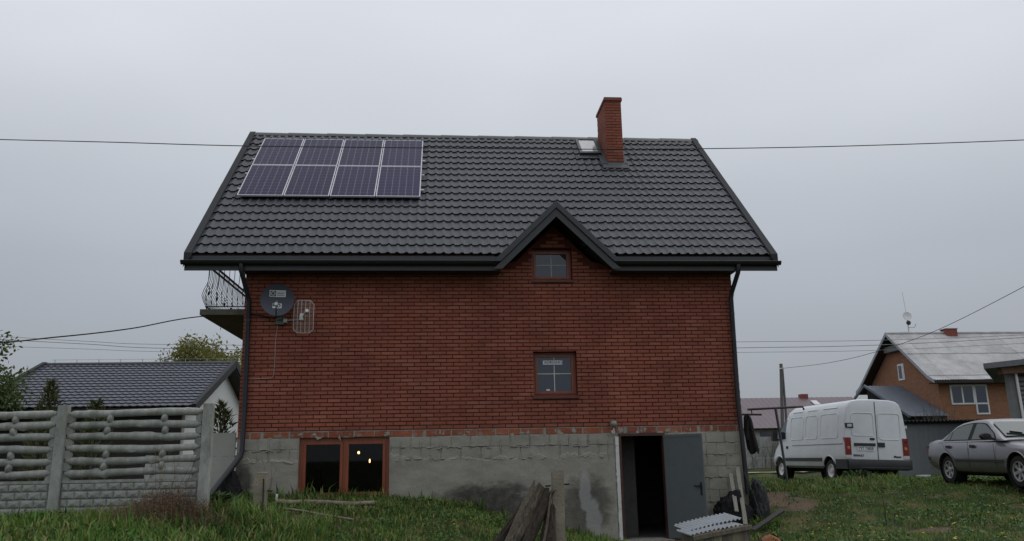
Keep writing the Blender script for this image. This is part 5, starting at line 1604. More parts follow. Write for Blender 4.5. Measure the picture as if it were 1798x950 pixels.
m_rimdark = mat('dark wheel dish', (0.03, 0.03, 0.032), 0.6)
def wheel(root, x, y, r, w, side, rim_m, spokes, rim_r):
    """wheel at x (outer face towards side), with tyre and rim"""
    t = MB(); c = (x, y, r); ax = (side, 0, 0)
    t.lathe([(rim_r, -w), (r * .93, -w), (r * .985, -w * .85), (r, -w * .5), (r * .985, -w * .12), (r * .93, 0.0), (rim_r + .012, 0.004), (rim_r, -.01)], c, ax, 32)
    wh = t.build('wheel', m_black, root, smooth=35)
    d = MB()
    d.lathe([(rim_r, -.012), (rim_r - .012, 0.006), (rim_r - .03, -.012), (rim_r - .05, -.05), (0.05, -.07)], c, ax, 32)
    d.build('rim', rim_m if not spokes else m_rimdark, wh, smooth=35)
    d = MB()
    if spokes: d.lathe([(rim_r + .001, -.012), (rim_r - .006, .008), (rim_r - .026, .004), (rim_r - .03, -.012)], c, ax, 32)
    d.lathe([(0.0, 0.0), (0.05, -.002), (0.065, -.02), (0.065, -.06)], c, ax, 16)
    for k in range(spokes):
        a_ = 2 * math.pi * k / spokes + .3
        dv = Vector((0, math.cos(a_), math.sin(a_))); pv = Vector((0, -math.sin(a_), math.cos(a_))); cc = Vector(c) + Vector((side, 0, 0)) * -0.004
        w0, w1 = (0.026, 0.036)
        A, B = cc + dv * .05 - Vector((side * .012, 0, 0)), cc + dv * (rim_r - .02)
        dd = Vector((side * -.03, 0, 0))
        d.hexa([A - pv * w0, A + pv * w0, B + pv * w1, B - pv * w1, A - pv * w0 * .9 + dd, A + pv * w0 * .9 + dd, B + pv * w1 * .9 + dd, B - pv * w1 * .9 + dd])
    d.build('hub_spokes', rim_m, wh, smooth=35, fix=True)
    return wh

# ---- white van
m_van = mat('white van paint', (0.69, 0.73, 0.76), 0.28, var=0.05, scale=2, spec=0.5, coat=0.3, dirt=(0.48, 0.49, 0.50), dscale=1.2, damount=0.35, film=((0.36, 0.35, 0.33), 0.30, 0.75))
m_plas = mat('dark bumper plastic', (0.03, 0.031, 0.034), 0.6, var=0.12)
m_red = mat('red lamp lens', (0.20, 0.012, 0.012), 0.15, spec=0.6)
m_lens = mat('clear lamp lens', (0.55, 0.55, 0.55), 0.15, spec=0.6)
m_seam = mat('dark seam', (0.05, 0.052, 0.055), 0.8)
van = thing('parked_van', 'white high roof panel van parked with its rear towards the yard', 'van', (16.61, 7.16, -1.475), local=True, rot=(0, rad(2.2), rad(1.2)))
SEC = [(0.86, 0.40), (0.955, 0.47), (0.985, 0.62), (0.99, 0.85), (0.985, 1.05), (0.972, 1.30), (0.945, 1.62), (0.905, 1.95), (0.86, 2.17), (0.80, 2.30), (0.70, 2.375), (0.50, 2.415), (0.0, 2.435)]
def vx(z_):
    for (a, b_) in zip(SEC[:-1], SEC[1:]):
        if a[1] <= z_ <= b_[1]:
            return a[0] + (b_[0] - a[0]) * (z_ - a[1]) / (b_[1] - a[1])
    return 0.9
def vsec(y, zt, kx=1.0, inset=0.0):
    pts = []
    for (x, z_) in SEC:
        zz = z_ if z_ <= 0.62 or zt >= 2.43 else 0.62 + (z_ - 0.62) * (zt - 0.62) / (2.435 - 0.62)
        pts.append((x * kx - (inset if x > 0.05 else 0), y, zz - (inset if z_ > 2.2 else 0)))
    return pts + [(-p[0], p[1], p[2]) for p in pts[:-1][::-1]]
st = [(0.0, 2.435, 1.0, 0.045), (0.012, 2.435, 1, 0.02), (0.04, 2.435, 1, 0.004), (0.09, 2.435, 1, 0)]
st += [(y, 2.435, 1, 0) for y in (0.4, 0.8, 1.2, 1.6, 2.0, 2.5, 3.0, 3.4)]
st += [(3.75, 2.42, 0.998, 0), (4.0, 2.34, 0.995, 0), (4.15, 2.20, 0.99, 0), (4.45, 1.86, 0.985, 0), (4.72, 1.53, 0.975, 0), (4.86, 1.32, 0.965, 0), (5.1, 1.18, 0.94, 0), (5.3, 1.02, 0.89, 0), (5.38, 0.88, 0.83, 0), (5.40, 0.75, 0.78, 0)]
vb = loft([vsec(*s) for s in st])
body = vb.build('body', m_van, van, fix=True)
RW, RF, VR = 1.02, 4.56, 0.335
bool_cut(body, [cyl(-1.2, -0.66, RW, VR + .02, 0.415), cyl(0.66, 1.2, RW, VR + .02, 0.415), cyl(-1.2, -0.66, RF, VR + .02, 0.41), cyl(0.66, 1.2, RF, VR + .02, 0.41)])
t = MB().box(-0.655, 0.655, 0.25, 5.1, 0.28, 0.95); t.build('chassis', m_dark, van)
for sx in (-1, 1):
    for yy in (RW, RF):
        a = cyl(sx * 0.66, sx * 0.965, yy, VR + .02, 0.412); a.F = a.F[:1] + [tuple(reversed(f)) for f in a.F[2:]] if sx > 0 else a.F[:1] + a.F[2:]; a.A = [0] * len(a.F)
        a.build('wheel_housing', m_dark, van)
        wheel(van, sx * 0.945, yy, VR, 0.22, sx, m_white, 0, 0.205)
        # dark wheel arch lip
        t = MB(); t.tube([(sx * (vx(VR + .02 + .42 * math.sin(a_)) + .004), yy + 0.42 * math.cos(a_), VR + .02 + 0.42 * math.sin(a_)) for a_ in np.linspace(0.22, math.pi - .22, 16)], 0.016, 6); t.build('arch_lip', m_van, van, smooth=50)
def rrect(fn, u0, u1, v0, v1, r, tr, bev=None):
    pts = []
    for (cx, cy, a0) in ((u1 - r, v1 - r, 0), (u0 + r, v1 - r, 90), (u0 + r, v0 + r, 180), (u1 - r, v0 + r, 270)):
        for k in range(5):
            a_ = rad(a0 + 90 * k / 4); pts.append(fn(cx + r * math.cos(a_), cy + r * math.sin(a_)))
    pts.append(pts[0]); pts.append(pts[1])
    return MB().tube(pts, tr, 6, False)
for sx in (-1, 1):
    fn = lambda y, z_: (sx * (vx(z_) - 0.002), y, z_)
    for (a, b_) in ((0.42, 1.52), (1.74, 2.55), (2.74, 3.66)):
        rrect(fn, a, b_, 1.30, 2.02, 0.09, 0.016).build('pressed_panel', m_van, van, smooth=50)
        MB().tube([fn(a + .1, 2.19), fn(b_ - .1, 2.19)], 0.022, 6).build('roof_swage', m_van, van, smooth=50)
    # swage and slide rail
    MB().beam(fn(0.12, 1.12), fn(3.5, 1.115), 0.018, 0.030, (sx, 0, 0)).build('slide_rail', mat('grey rail', (0.22, 0.23, 0.24), 0.5), van)
    MB().beam((sx * 0.99, 1.46, 0.665), (sx * 0.985, 4.12, 0.665), 0.10, 0.03, (sx, 0, 0)).build('side_moulding', m_plas, van)
    # cab door window
    fn2 = lambda y, z_: (sx * ((vx(z_) * 0.985) + 0.004), y, z_)
    w_ = MB(); P = [fn2(3.86, 1.34), fn2(4.72, 1.34), fn2(4.62, 1.46), fn2(4.22, 1.93), fn2(3.92, 2.0)]
    P = [(p[0] - sx * (0.0 if p[2] < 1.5 else 0.006), p[1], p[2]) for p in P]
    w_.poly(P if sx > 0 else P[::-1]); w_.poly([(p[0] - sx * .02, p[1], p[2]) for p in (P[::-1] if sx > 0 else P)])
    w_.build('cab_window', m_glass, van)
    MB().tube([fn2(3.80, 0.5), fn2(3.80, 1.3), fn2(3.84, 2.08)], 0.007, 5).build('door_seam', m_seam, van)
    box_part('door_handle', m_plas, van, min(sx * 0.975, sx * 1.005), max(sx * 0.975, sx * 1.005), 3.86, 3.98, 1.02, 1.10)
    t = MB(); t.box(min(sx * 1.02, sx * 1.20), max(sx * 1.02, sx * 1.20), 4.58, 4.70, 1.28, 1.62); t.beam((sx * .95, 4.66, 1.32), (sx * 1.04, 4.64, 1.34), .05, .05); t.build('wing_mirror', m_plas, van)
    MB().tube([fn(0.10, 0.7), fn(0.10, 1.2), fn(0.10, 1.8), fn(0.10, 2.28)], 0.005, 5).build('corner_seam', m_seam, van)
# windscreen
t = MB(); t.poly([(0.80, 4.72, 1.545), (0.66, 4.19, 2.20), (-0.66, 4.19, 2.20), (-0.80, 4.72, 1.545)]); t.poly([(0.80, 4.70, 1.52), (-0.80, 4.70, 1.52), (-0.66, 4.17, 2.18), (0.66, 4.17, 2.18)]); t.build('windscreen', m_glass, van)
# rear end
RY = -0.004
def rear(mb, x0, x1, z0, z1, d0=-0.012, d1=0.01): mb.box(x0, x1, d0, d1, z0, z1)
t = MB(); t.tube([(0.02, RY, 0.66), (0.02, RY, 1.4), (0.02, RY, 2.36)], 0.011, 5); t.build('door_seam', m_seam, van)
rr_fn = lambda x, z_: (x, 0.002, z_)
for (a, b_, c, d) in ((-0.74, -0.06, 1.36, 2.02), (0.08, 0.76, 1.26, 2.02)):
    rrect(rr_fn, a, b_, c, d, 0.09, 0.016).build('pressed_panel', m_van, van, smooth=50)
t = MB(); rear(t, -0.70, -0.05, 1.065, 1.145, -0.035); t.build('plate_lamp_bar', m_plas, van)
t = MB(); rear(t, -0.61, -0.09, 0.93, 1.045, -0.022); pl = t.build('number_plate', m_white, van)
text_part('plate_lettering', 'TST 70858', 0.105, m_black, pl, Matrix.Translation((-0.35, -0.0225, 0.99)) @ Matrix.Rotation(rad(90), 4, 'X'), 0.0006, bold=0.002)
t = MB(); rear(t, 0.04, 0.24, 1.04, 1.17, -0.03); t.build('rear_handle', m_plas, van)
t = MB(); rear(t, -0.20, -0.06, 1.24, 1.30, -0.02); t.build('upper_handle', m_plas, van)
for sx in (-1, 1):
    t = MB(); t.box(min(sx * 0.80, sx * 0.975), max(sx * 0.80, sx * 0.975), -0.02, 0.10, 0.80, 1.30); o = t.build('tail_lamp', m_red, van)
    t = MB(); t.box(min(sx * 0.805, sx * 0.98), max(sx * 0.805, sx * 0.98), -0.021, 0.10, 0.71, 0.798); t.build('reversing_lamp', m_lens, o)
    t = MB(); t.lathe([(0.0, 0.0), (0.05, 0.0), (0.04, .012), (0, .014)], (sx * 0.88, -0.02, 1.0), (0, -1, 0), 14); t.build('indicator_lens', mat('amber lens', (0.45, 0.2, 0.08), 0.2), o)
t = MB(); t.box(-0.93, -0.70, -0.03, 0.12, 1.58, 1.72); o = t.build('corner_lamp', m_plas, van); box_part('lamp_lens', m_lens, o, -0.885, -0.745, -0.034, -0.031, 1.61, 1.69)
t = MB(); t.box(0.90, 1.0, 0.02, 0.14, 1.60, 1.68); t.build('side_hinge', m_lens, van)
for (hx, hz) in ((0.86, 1.16),): 
    t = MB(); rear(t, hx, hx + .06, hz, hz + .06, -0.02); t.build('hinge_cap', m_plas, van)
def van_text(s, x, z_, size):
    text_part('badge_lettering', s, size, m_plas, van, Matrix.Translation((x, -0.013, z_)) @ Matrix.Rotation(rad(90), 4, 'X'), 0.003, bold=0.002)
van_text('RENAULT', -0.58, 0.79, 0.075); van_text('Master', 0.62, 0.77, 0.085)
# bumper
bp_ = loft([[(x * 1.0, y, z_) for (y, z_) in ((-0.10, 0.40), (-0.12, 0.48), (-0.115, 0.62), (-0.085, 0.68), (0.06 + abs(x) * .0, 0.68), (0.06, 0.38))] for x in np.linspace(-0.96, 0.96, 9)])
bp_.build('rear_bumper', m_plas, van, smooth=30, fix=True)
for sx in (-1, 1):
    t = MB(); t.box(min(sx * 0.94, sx * 1.005), max(sx * 0.94, sx * 1.005), -0.085, 0.585, 0.40, 0.675); t.build('bumper_corner', m_plas, van)
MB().box(-0.62, 0.9, -0.122, -0.10, 0.445, 0.46).build('bumper_line', mat('grey scuffed plastic', (0.10, 0.10, 0.11), 0.6), van)

# ---- silver car
m_car = mat('dusty silver paint', (0.23, 0.235, 0.255), 0.3, metal=0.5, var=0.05, scale=3, coat=0.35, dirt=(0.15, 0.14, 0.125), dscale=1.5, damount=0.3, film=((0.11, 0.095, 0.075), 0.25, 0.62))
m_carglass = glass_mat('car glass', (0.06, 0.08, 0.08), ior=1.45)
car = thing('parked_car', 'silver four door saloon parked nose towards the camera at the right edge', 'car', (16.585, 2.284, -1.312), local=True, rot=(0, 0, rad(175.3)))
CS = [(-1.0, .70, .86, .60), (-0.985, .42, .93, .74), (-0.93, .34, .965, .81), (-0.7, .30, .995, .85), (-0.3, .26, 1.005, .872), (0.2, .25, 1.0, .882), (0.8, .24, .99, .886), (1.4, .24, .975, .886), (2.0, .24, .955, .88), (2.25, .24, .925, .876), (2.6, .25, .875, .865), (3.0, .26, .81, .845), (3.3, .28, .74, .80), (3.48, .32, .665, .73), (3.56, .38, .58, .64)]
def csec(y, zb, zt, w):
    h = zt - zb
    half = [(0.86 * w, zb), (0.95 * w, zb + 0.06 * h), (0.985 * w, zb + .16 * h), (0.995 * w, zb + .36 * h), (w, zb + .5 * h), (0.985 * w, zb + .70 * h), (0.955 * w, zb + .86 * h), (0.905 * w, zb + .955 * h), (0.82 * w, zt), (0.5 * w, zt + .012), (0.0, zt + .02)]
    return [(x, y, z_) for x, z_ in half] + [(-x, y, z_) for x, z_ in half[:-1][::-1]]
cb_ = loft([csec(*s) for s in CS]).build('body', m_car, car, fix=True)
CR, CW = 0.315, 2.70
bool_cut(cb_, [cyl(-1.1, -0.6, 0, CR + .015, 0.372), cyl(0.6, 1.1, 0, CR + .015, 0.372), cyl(-1.1, -0.6, CW, CR + .015, 0.372), cyl(0.6, 1.1, CW, CR + .015, 0.372)])
box_part('underbody', m_dark, car, -0.595, 0.595, -0.6, 3.3, 0.19, 0.60)
m_alloy = mat('alloy wheel', (0.42, 0.42, 0.43), 0.4, metal=0.5, var=0.1)
for sx in (-1, 1):
    for yy in (0, CW):
        a = cyl(sx * 0.60, sx * 0.85, yy, CR + .015, 0.370); a.F = a.F[:1] + a.F[2:]; a.A = [0] * len(a.F); a.build('wheel_housing', m_dark, car)
        wheel(car, sx * 0.835, yy, CR, 0.19, sx, m_alloy, 6, 0.205)
        t = MB(); t.tube([(sx * (0.872 if yy == 0 else 0.858), yy + 0.378 * math.cos(a_), CR + .015 + 0.378 * math.sin(a_)) for a_ in np.linspace(0.15, math.pi - .15, 16)], 0.013, 6); t.build('arch_lip', m_car, car, smooth=50)
def crx(z_): return 0.815 - (z_ - 0.96) * 0.52
def cabsec(y, zt):
    zt = max(zt, 0.95)
    xb_, xt_ = crx(0.93), crx(zt) 
    half = [(xb_, 0.93), (crx(0.93 + (zt - .93) * .4), 0.93 + (zt - .93) * .4), (crx(0.93 + (zt - .93) * .8), .93 + (zt - .93) * .8), (xt_ - .02, zt - .012), (xt_ - .07, zt), (0.3, zt + .014), (0.0, zt + .02)]
    return [(x, y, z_) for x, z_ in half] + [(-x, y, z_) for x, z_ in half[:-1][::-1]]
prof_c = [(-0.36, 0.95), (-0.24, 1.0), (0.0, 1.165), (0.22, 1.295), (0.45, 1.362), (0.75, 1.395), (1.0, 1.405), (1.25, 1.398), (1.45, 1.37), (1.6, 1.30), (1.9, 1.155), (2.2, 1.0), (2.34, 0.94)]
loft([cabsec(y, z_) for y, z_ in prof_c]).build('cabin', m_car, car, smooth=30, fix=True)
def ztop(y):
    return float(np.interp(y, [p[0] for p in prof_c], [p[1] for p in prof_c]))
for sx in (-1, 1):
    def sidepoly(name, pts, m_, off):
        t = MB(); P = [(sx * (crx(z_) + off), y, z_) for y, z_ in pts]; t.poly(P if sx > 0 else P[::-1]); t.poly([(p[0] - sx * .01, p[1], p[2]) for p in (P[::-1] if sx > 0 else P)]); return t.build(name, m_, car)
    # dark surround, then panes
    top = lambda y: ztop(y) - 0.055
    ys = [0.30, 0.55, 0.8, 1.05, 1.3, 1.46]
    sidepoly('window_surround', [(-0.14, 0.965), (2.06, 0.955), (1.9, top(1.9)), (1.62, top(1.62))] + [(y, top(y)) for y in ys[::-1]] + [(0.05, top(0.05) - .005)], m_black, 0.003)
    pane = lambda pts: sidepoly('side_window', pts, m_carglass, 0.007)
    tp = lambda y: ztop(y) - 0.078
    pane([(-0.085, 0.985), (0.16, 0.985), (0.16, tp(0.16) - .0), (0.06, tp(0.06))])
    pane([(0.19, 0.985), (0.93, 0.98), (0.93, tp(0.93)), (0.75, tp(0.75)), (0.5, tp(0.5)), (0.32, tp(0.32)), (0.19, tp(0.19))])
    pane([(1.08, 0.98), (1.98, 0.972), (1.88, tp(1.88)), (1.6, tp(1.6)), (1.43, tp(1.43)), (1.25, tp(1.25)), (1.08, tp(1.08))])
    # mouldings, handles, mirror, seams
    MB().beam((sx * 0.888, 0.40, 0.525), (sx * 0.888, 2.28, 0.515), 0.055, 0.022, (sx, 0, 0)).build('side_moulding', m_plas, car)
    for y in (0.10, 1.12):
        box_part('door_handle', m_plas, car, min(sx * 0.868, sx * 0.895), max(sx * 0.868, sx * 0.895), y - .02, y + .15, 0.80, 0.86)
    t = MB(); t.lathe([(0.0, -.10), (0.06, -.09), (0.085, -.03), (0.085, 0.03), (0.075, .07), (0.0, .08)], (sx * 0.965, 1.90, 1.03), (0, 1, 0), 12)
    t.V = [((v[0] - sx * .965) * 1.35 + sx * .965, v[1], (v[2] - 1.03) * .85 + 1.03) for v in t.V]; t.beam((sx * .82, 1.93, .98), (sx * .93, 1.92, 1.0), .06, .04); t.build('wing_mirror', m_black, car, smooth=40)
    seam = lambda pts: MB().tube(pts, 0.004, 5).build('door_seam', m_seam, car)
    bx_ = lambda z_: sx * (0.885 - 0.16 * max(0, (z_ - .72)) ** 1.3)
    seam([(bx_(z_), 1.0, z_) for z_ in (0.36, .5, .62, .75, .88, .94)])
    seam([(bx_(z_) , 2.02 - .05 * (z_ - .4), z_) for z_ in (0.36, .5, .62, .75, .88)])
    seam([(bx_(z_), y, z_) for y, z_ in ((0.46, .36), (0.42, .52), (0.25, .66), (0.02, .78), (-0.10, .9))])
    t = MB(); t.box(min(sx * .70, sx * .80), max(sx * .70, sx * .80), -0.995, -0.90, 0.66, 0.86); t.build('tail_lamp', m_red, car)
    t = MB(); t.box(min(sx * .42, sx * .72), max(sx * .42, sx * .72), 3.36, 3.5, 0.52, 0.66); t.build('headlamp', m_lens, car)
def wedge(pts, name, m_, dz):
    t = MB(); t.poly([(x, y + dz * .5, z_ + dz) for x, y, z_ in pts]); t.poly([(x, y, z_ - .02) for x, y, z_ in pts[::-1]]); return t.build(name, m_, car)
wedge([(-0.70, 2.20, 1.012), (0.70, 2.20, 1.012), (0.585, 1.62, 1.305), (0.55, 1.55, 1.33), (-0.55, 1.55, 1.33), (-0.585, 1.62, 1.305)], 'windscreen', m_carglass, 0.02)
wedge([(0.62, -0.20, 1.035), (-0.62, -0.20, 1.035), (-0.53, 0.24, 1.305), (0.53, 0.24, 1.305)], 'rear_window', m_carglass, 0.02)
MB().beam((0.15, 2.21, 1.045), (0.62, 2.12, 1.085), 0.03, 0.02).build('wiper', m_black, car)
MB().beam((0.28, 2.12, 1.10), (0.50, 2.04, 1.14), 0.10, 0.008).build('paper_sheet', m_white, car)
# bumpers
for (y0, y1, w_) in ((-1.03, -0.62, 0.835), (3.30, 3.60, 0.70)):
    t = MB()
    if y0 < 0:
        t.prism([(-w_, -0.60), (-w_, y0 + .12), (-w_ + .12, y0), (w_ - .12, y0), (w_, y0 + .12), (w_, -0.60), (w_ - .06, -.6), (w_ - .1, -.9), (-w_ + .1, -.9), (-w_ + .06, -.6)], 'z', 0.53, 0.605)
    else:
        t.prism([(-w_ - .05, y0 + .05), (-w_ + .1, y1), (w_ - .1, y1), (w_ + .05, y0 + .05), (w_ - .1, y0 + .1), (-w_ + .1, y0 + .1)], 'z', 0.42, 0.50)
    t.build('bumper_strip', m_plas, car, fix=True)
t = MB(); t.prism([(-0.82, -0.5), (-0.81, -0.88), (-0.68, -1.01), (0.68, -1.01), (0.81, -0.88), (0.82, -0.5)], 'z', 0.30, 0.525); t.build('rear_bumper', m_car, car, fix=True)
t = MB(); t.prism([(-0.30, -1.0), (0.30, -1.0), (0.30, -1.03), (-0.30, -1.03)], 'z', 0.62, 0.74); t.build('number_plate', m_white, car)
# ------------------------------------------------------------------ garage on the left, behind the fence
gar = thing('garage', 'low white garage with dark tiled roof behind the log fence', 'garage', (-7.3, 15, -1.3))
m_gtile = mat('dark slate metal tile', (0.072, 0.078, 0.10), 0.45, var=0.08, scale=1.0)
m_plaster = mat('white plaster', (0.62, 0.64, 0.645), 0.9, var=0.05, scale=2, dirt=(0.5, 0.51, 0.5), damount=0.4)
gx0, gx1, gyr, grun, gzr, gze = -10.72, -3.78, 15.0, 4.75, 3.07, 1.20
gk = Vector((0, grun, gzr - gze)).normalized(); gn = Vector((0, -gk.z, gk.y)); gs = math.hypot(grun, gzr - gze)
t = MB()
nrow = 16; ps = gs / nrow; per = 0.23
for r in range(nrow):
    def P(u, v, r=r):
        h_ = 0.020 * math.exp(-((((u - gx0) / per) % 1 - 0.5) / 0.2) ** 2)
        s_ = r * ps + (0 if v <= 1 else ps)
        o_ = h_ + (0.0 if v == 0 else 0.035 if v == 1 else 0.0)
        return Vector((u, gyr - grun, gze)) + gk * s_ + gn * (o_ + 0.02)
    t.grid(P, list(np.arange(gx0 + .08, gx1 - .08, per / 6)), [0, 1, 2])
groof = t.build('roof', m_gtile, gar, smooth=35)
t = MB(); t.prism([(gyr - grun, gze - .02), (gyr, gzr - .02), (gyr + grun, gze - .02), (gyr + grun, gze - .16), (gyr, gzr - .18), (gyr - grun, gze - .16)], 'x', gx0 + .02, gx1 - .02); t.build('roof_deck', m_soffit, gar, fix=True)
for xa in (gx0 - .02, gx1 - .12):
    t = MB()
    for sgn in (-1, 1):
        A = Vector((xa + .07, gyr + sgn * (grun + .02), gze - .03)); B = Vector((xa + .07, gyr, gzr + .02))
        t.beam(A, B, 0.14, 0.24, (0, 0, 1))
    t.build('verge_trim', m_verge, gar)
t = MB(); t.tube([(gx0, gyr, gzr + .02), (gx1, gyr, gzr + .02)], 0.09, 8); t.build('ridge_cap', m_trim, gar, smooth=50)
t = MB()
for i in range(9):
    x = gx0 + .4 + i * 0.78
    t.tube([(x, gyr, gzr + .08), (x, gyr, gzr + .22)], 0.012, 5)
t.tube([(gx0 + .3, gyr, gzr + .21), (gx1 - .1, gyr, gzr + .21)], 0.007, 4); t.build('lightning_wire', m_steel, gar)
t = MB().prism([(gyr - grun + .5, -1.4), (gyr + grun - .5, -1.4), (gyr + grun - .5, gze + .02), (gyr, gzr - .19), (gyr - grun + .5, gze + .02)], 'x', gx0 + .4, gx1 - .45); t.build('wall', m_plaster, gar, fix=True)
box_part('dark_front', mat('dark brown front sheet', (0.035, 0.03, 0.026), 0.8), gar, gx0 + .41, gx1 - .55, gyr - grun + .44, gyr - grun + .498, -1.4, gze - .02)  # plain dark sheet added over the front wall, seen through the fence gaps

# ------------------------------------------------------------------ brick house on the right
M, nt, bt, b = brick_tex('orange brickwork')
bt.inputs['Color1'].default_value = (0.235, 0.105, 0.055, 1); bt.inputs['Color2'].default_value = (0.31, 0.142, 0.074, 1); bt.inputs['Mortar'].default_value = (0.18, 0.11, 0.08, 1)
nt.links.new(bt.outputs['Color'], b.inputs['Base Color']); b.inputs['Roughness'].default_value = 0.9
m_obrick = M
rh = thing('orange_brick_house', 'orange brick house with pale grey sheet roof behind the parked car', 'house', (41, 38, -1.4))
rx0, rx1, ryr, rrun, rzr, rze = 34.87, 50.0, 38.0, 5.0, 7.42, 3.72
m_asb = mat('pale weathered cement sheet', (0.50, 0.495, 0.50), 0.85, var=0.14, scale=0.8, dirt=(0.28, 0.28, 0.285), dscale=0.9, damount=0.7, rnd=0.07)
kink_y, kink_z = 4.35, 4.05         # roof flares out near the eave
pan = 1.12
nsh = int((rx1 - rx0) / pan)
for i in range(nsh + 1):            # sheets side by side, joints lapped
    a, b2 = rx0 + i * pan, min(rx0 + (i + 1) * pan + .05, rx1)
    for k, (y0, z0, y1, z1) in enumerate(((ryr - rrun, rze, ryr - kink_y, kink_z), (ryr - kink_y, kink_z, ryr - 2.2, rzr - (rzr - kink_z) * 2.2 / kink_y), (ryr - 2.2, rzr - (rzr - kink_z) * 2.2 / kink_y, ryr, rzr))):
        t = MB()
        def P(u, v):
            return (u, y0 + (y1 - y0) * v, z0 + (z1 - z0) * v + 0.028 * math.sin(2 * math.pi * u / 0.177) + (0.03 if v == 0 else 0.0) + 0.012 * (i % 2))
        t.grid(P, list(np.arange(a, b2, 0.177 / 6)), [0, 1]); t.build('roof_sheet', m_asb, rh, smooth=60)
def rhp(o): return [(ryr - rrun, rze - o), (ryr - kink_y, kink_z - o), (ryr, rzr - o), (ryr + kink_y, kink_z - o), (ryr + rrun, rze - o)]
t = MB().prism(rhp(0.04) + rhp(0.18)[::-1], 'x', rx0 + .02, rx1); t.build('roof_deck', m_soffit, rh, fix=True)
t = MB().prism([(p[0], p[1] + .10) for p in rhp(0.03)] + rhp(0.17)[::-1], 'x', rx0 - .05, rx0 + .0); t.build('verge_trim', mat('pale verge sheet', (0.30, 0.33, 0.36), 0.5), rh, fix=True)
MB().tube([(rx0, ryr, rzr + .03), (rx1, ryr, rzr + .03)], 0.10, 8).build('ridge_cap', m_asb, rh, smooth=50)
wx0 = rx0 + .65
t = MB().prism([(ryr - rrun + .7, -1.6), (ryr + rrun - .7, -1.6), (ryr + rrun - .7, kink_z - .2), (ryr, rzr - .25), (ryr - rrun + .7, kink_z - .2)], 'x', wx0, wx0 + .3); t.build('gable_wall', m_obrick, rh, fix=True)
box_part('front_wall', m_obrick, rh, wx0 + .3, rx1 - .5, ryr - rrun + .701, ryr - rrun + 1.0, -1.6, kink_z - .22)
box_part('gable_board', mat('grey gable board', (0.16, 0.16, 0.165), 0.8), rh, wx0 - .35, wx0 - .01, ryr - 1.05, ryr + 1.05, rzr - 1.25, rzr - .85)
box_part('eave_board', m_dark, rh, rx0 + .05, rx1, ryr - rrun + .02, ryr - rrun + .7, rze - .17, rze - .12)
m_wpvc = mat('white window plastic', (0.66, 0.67, 0.68), 0.4, var=0.03)
fy = ryr - rrun + .70
def nb_window(x0, x1, z0, z1, cols_, parent, door=None):
    f = MB(); fw = 0.10
    f.box(x0, x1, fy - .05, fy - .001, z1 - fw, z1); f.box(x0, x1, fy - .05, fy - .001, z0, z0 + fw)
    for i in range(cols_ + 1):
        xx = x0 + (x1 - x0 - fw) * i / cols_; f.box(xx, xx + fw, fy - .049, fy - .002, z0 + fw, z1 - fw)
    w = f.build('window', m_wpvc, parent)
    for i in range(cols_):
        xa = x0 + (x1 - x0 - fw) * i / cols_ + fw; xb = x0 + (x1 - x0 - fw) * (i + 1) / cols_
        box_part('pane', m_glass, w, xa, xb, fy - .03, fy - .02, z0 + fw, z1 - fw)
    return w
nb_window(36.25, 37.85, 2.22, 3.48, 2, rh); nb_window(37.855, 38.75, 1.58, 3.48, 1, rh)
box_part('window_transom', m_wpvc, rh, 37.95, 38.65, fy - .055, fy - .03, 2.22, 2.32)
t = MB(); t.box(wx0 - .04, wx0 - .002, 37.33, 38.10, 4.15, 5.27); w = t.build('window', m_wpvc, rh); box_part('pane', m_glass, w, wx0 - .05, wx0 - .041, 37.60, 37.98, 4.27, 5.15); box_part('casement', m_wpvc, w, wx0 - .055, wx0 - .042, 37.42, 37.57, 4.27, 5.15)
t = MB(); t.box(39.15, 39.95, ryr - .35, ryr + .35, rzr - .5, rzr + .27); cm = t.build('chimney', mat('red chimney brick', (0.24, 0.07, 0.055), 0.9), rh); box_part('chimney_cap', m_conc, cm, 39.1, 40.0, ryr - .4, ryr + .4, rzr + .271, rzr + .32)
# little roof against the gable
m_lean = mat('blue grey sheet', (0.12, 0.14, 0.17), 0.45, metal=0.2, var=0.12, scale=1.5)
t = MB(); y0, z0, y1, z1 = 32.9, 1.50, 38.0, 3.80
t.grid(lambda u, v: (u, y0 + (y1 - y0) * v, z0 + (z1 - z0) * v + 0.03 * max(0, math.sin(2 * math.pi * u / 0.25)) ** 3), list(np.arange(32.9, wx0 + .02, 0.25 / 6)), [0, 1])
lean = t.build('porch_roof', m_lean, rh, smooth=50)
t = MB(); t.beam((32.88, y0 - .05, z0 - .02), (32.88, y1, z1 + .02), .10, .16); t.beam((32.88, y1, z1 + .02), (32.88, y1 + 3, z1 - 1.5), .10, .16); t.build('verge_trim', m_lean, lean)
t = MB().prism([(33.2, -1.5), (37.9, -1.5), (37.9, 3.68), (33.2, 1.55)], 'x', 32.98, wx0 - .002); t.build('porch_wall', m_dark, rh, fix=True)
# antenna on the ridge
an = thing('roof_antenna', 'small white dish and thin mast on the ridge of the orange brick house', 'antenna', (36.6, 38.0, 7.4), local=True)
t = MB(); t.tube([(0, 0, 0), (0, 0, 1.1)], 0.035, 6); t.tube([(0, 0, 1.0), (-0.12, 0, 3.0)], 0.012, 4); t.tube([(0, 0, 0.45), (0.4, -.1, 0.45), (0.52, -.1, 0.7)], 0.03, 5); t.build('mast', m_steel, an)
t = MB(); t.lathe([(0, 0), (0.15, .01), (0.30, .05), (0.31, .04), (0.0, -.02)], (-0.05, -.1, 1.25), (-.25, -1, .15), 18); t.build('dish', m_white, an, smooth=50)
t = MB(); t.lathe([(0, -.12), (0.12, -.1), (0.17, 0), (0.12, .1), (0, .12)], (0, -.1, 0.78), (0, -1, 0), 12); t.build('motor', m_plas, an, smooth=50)

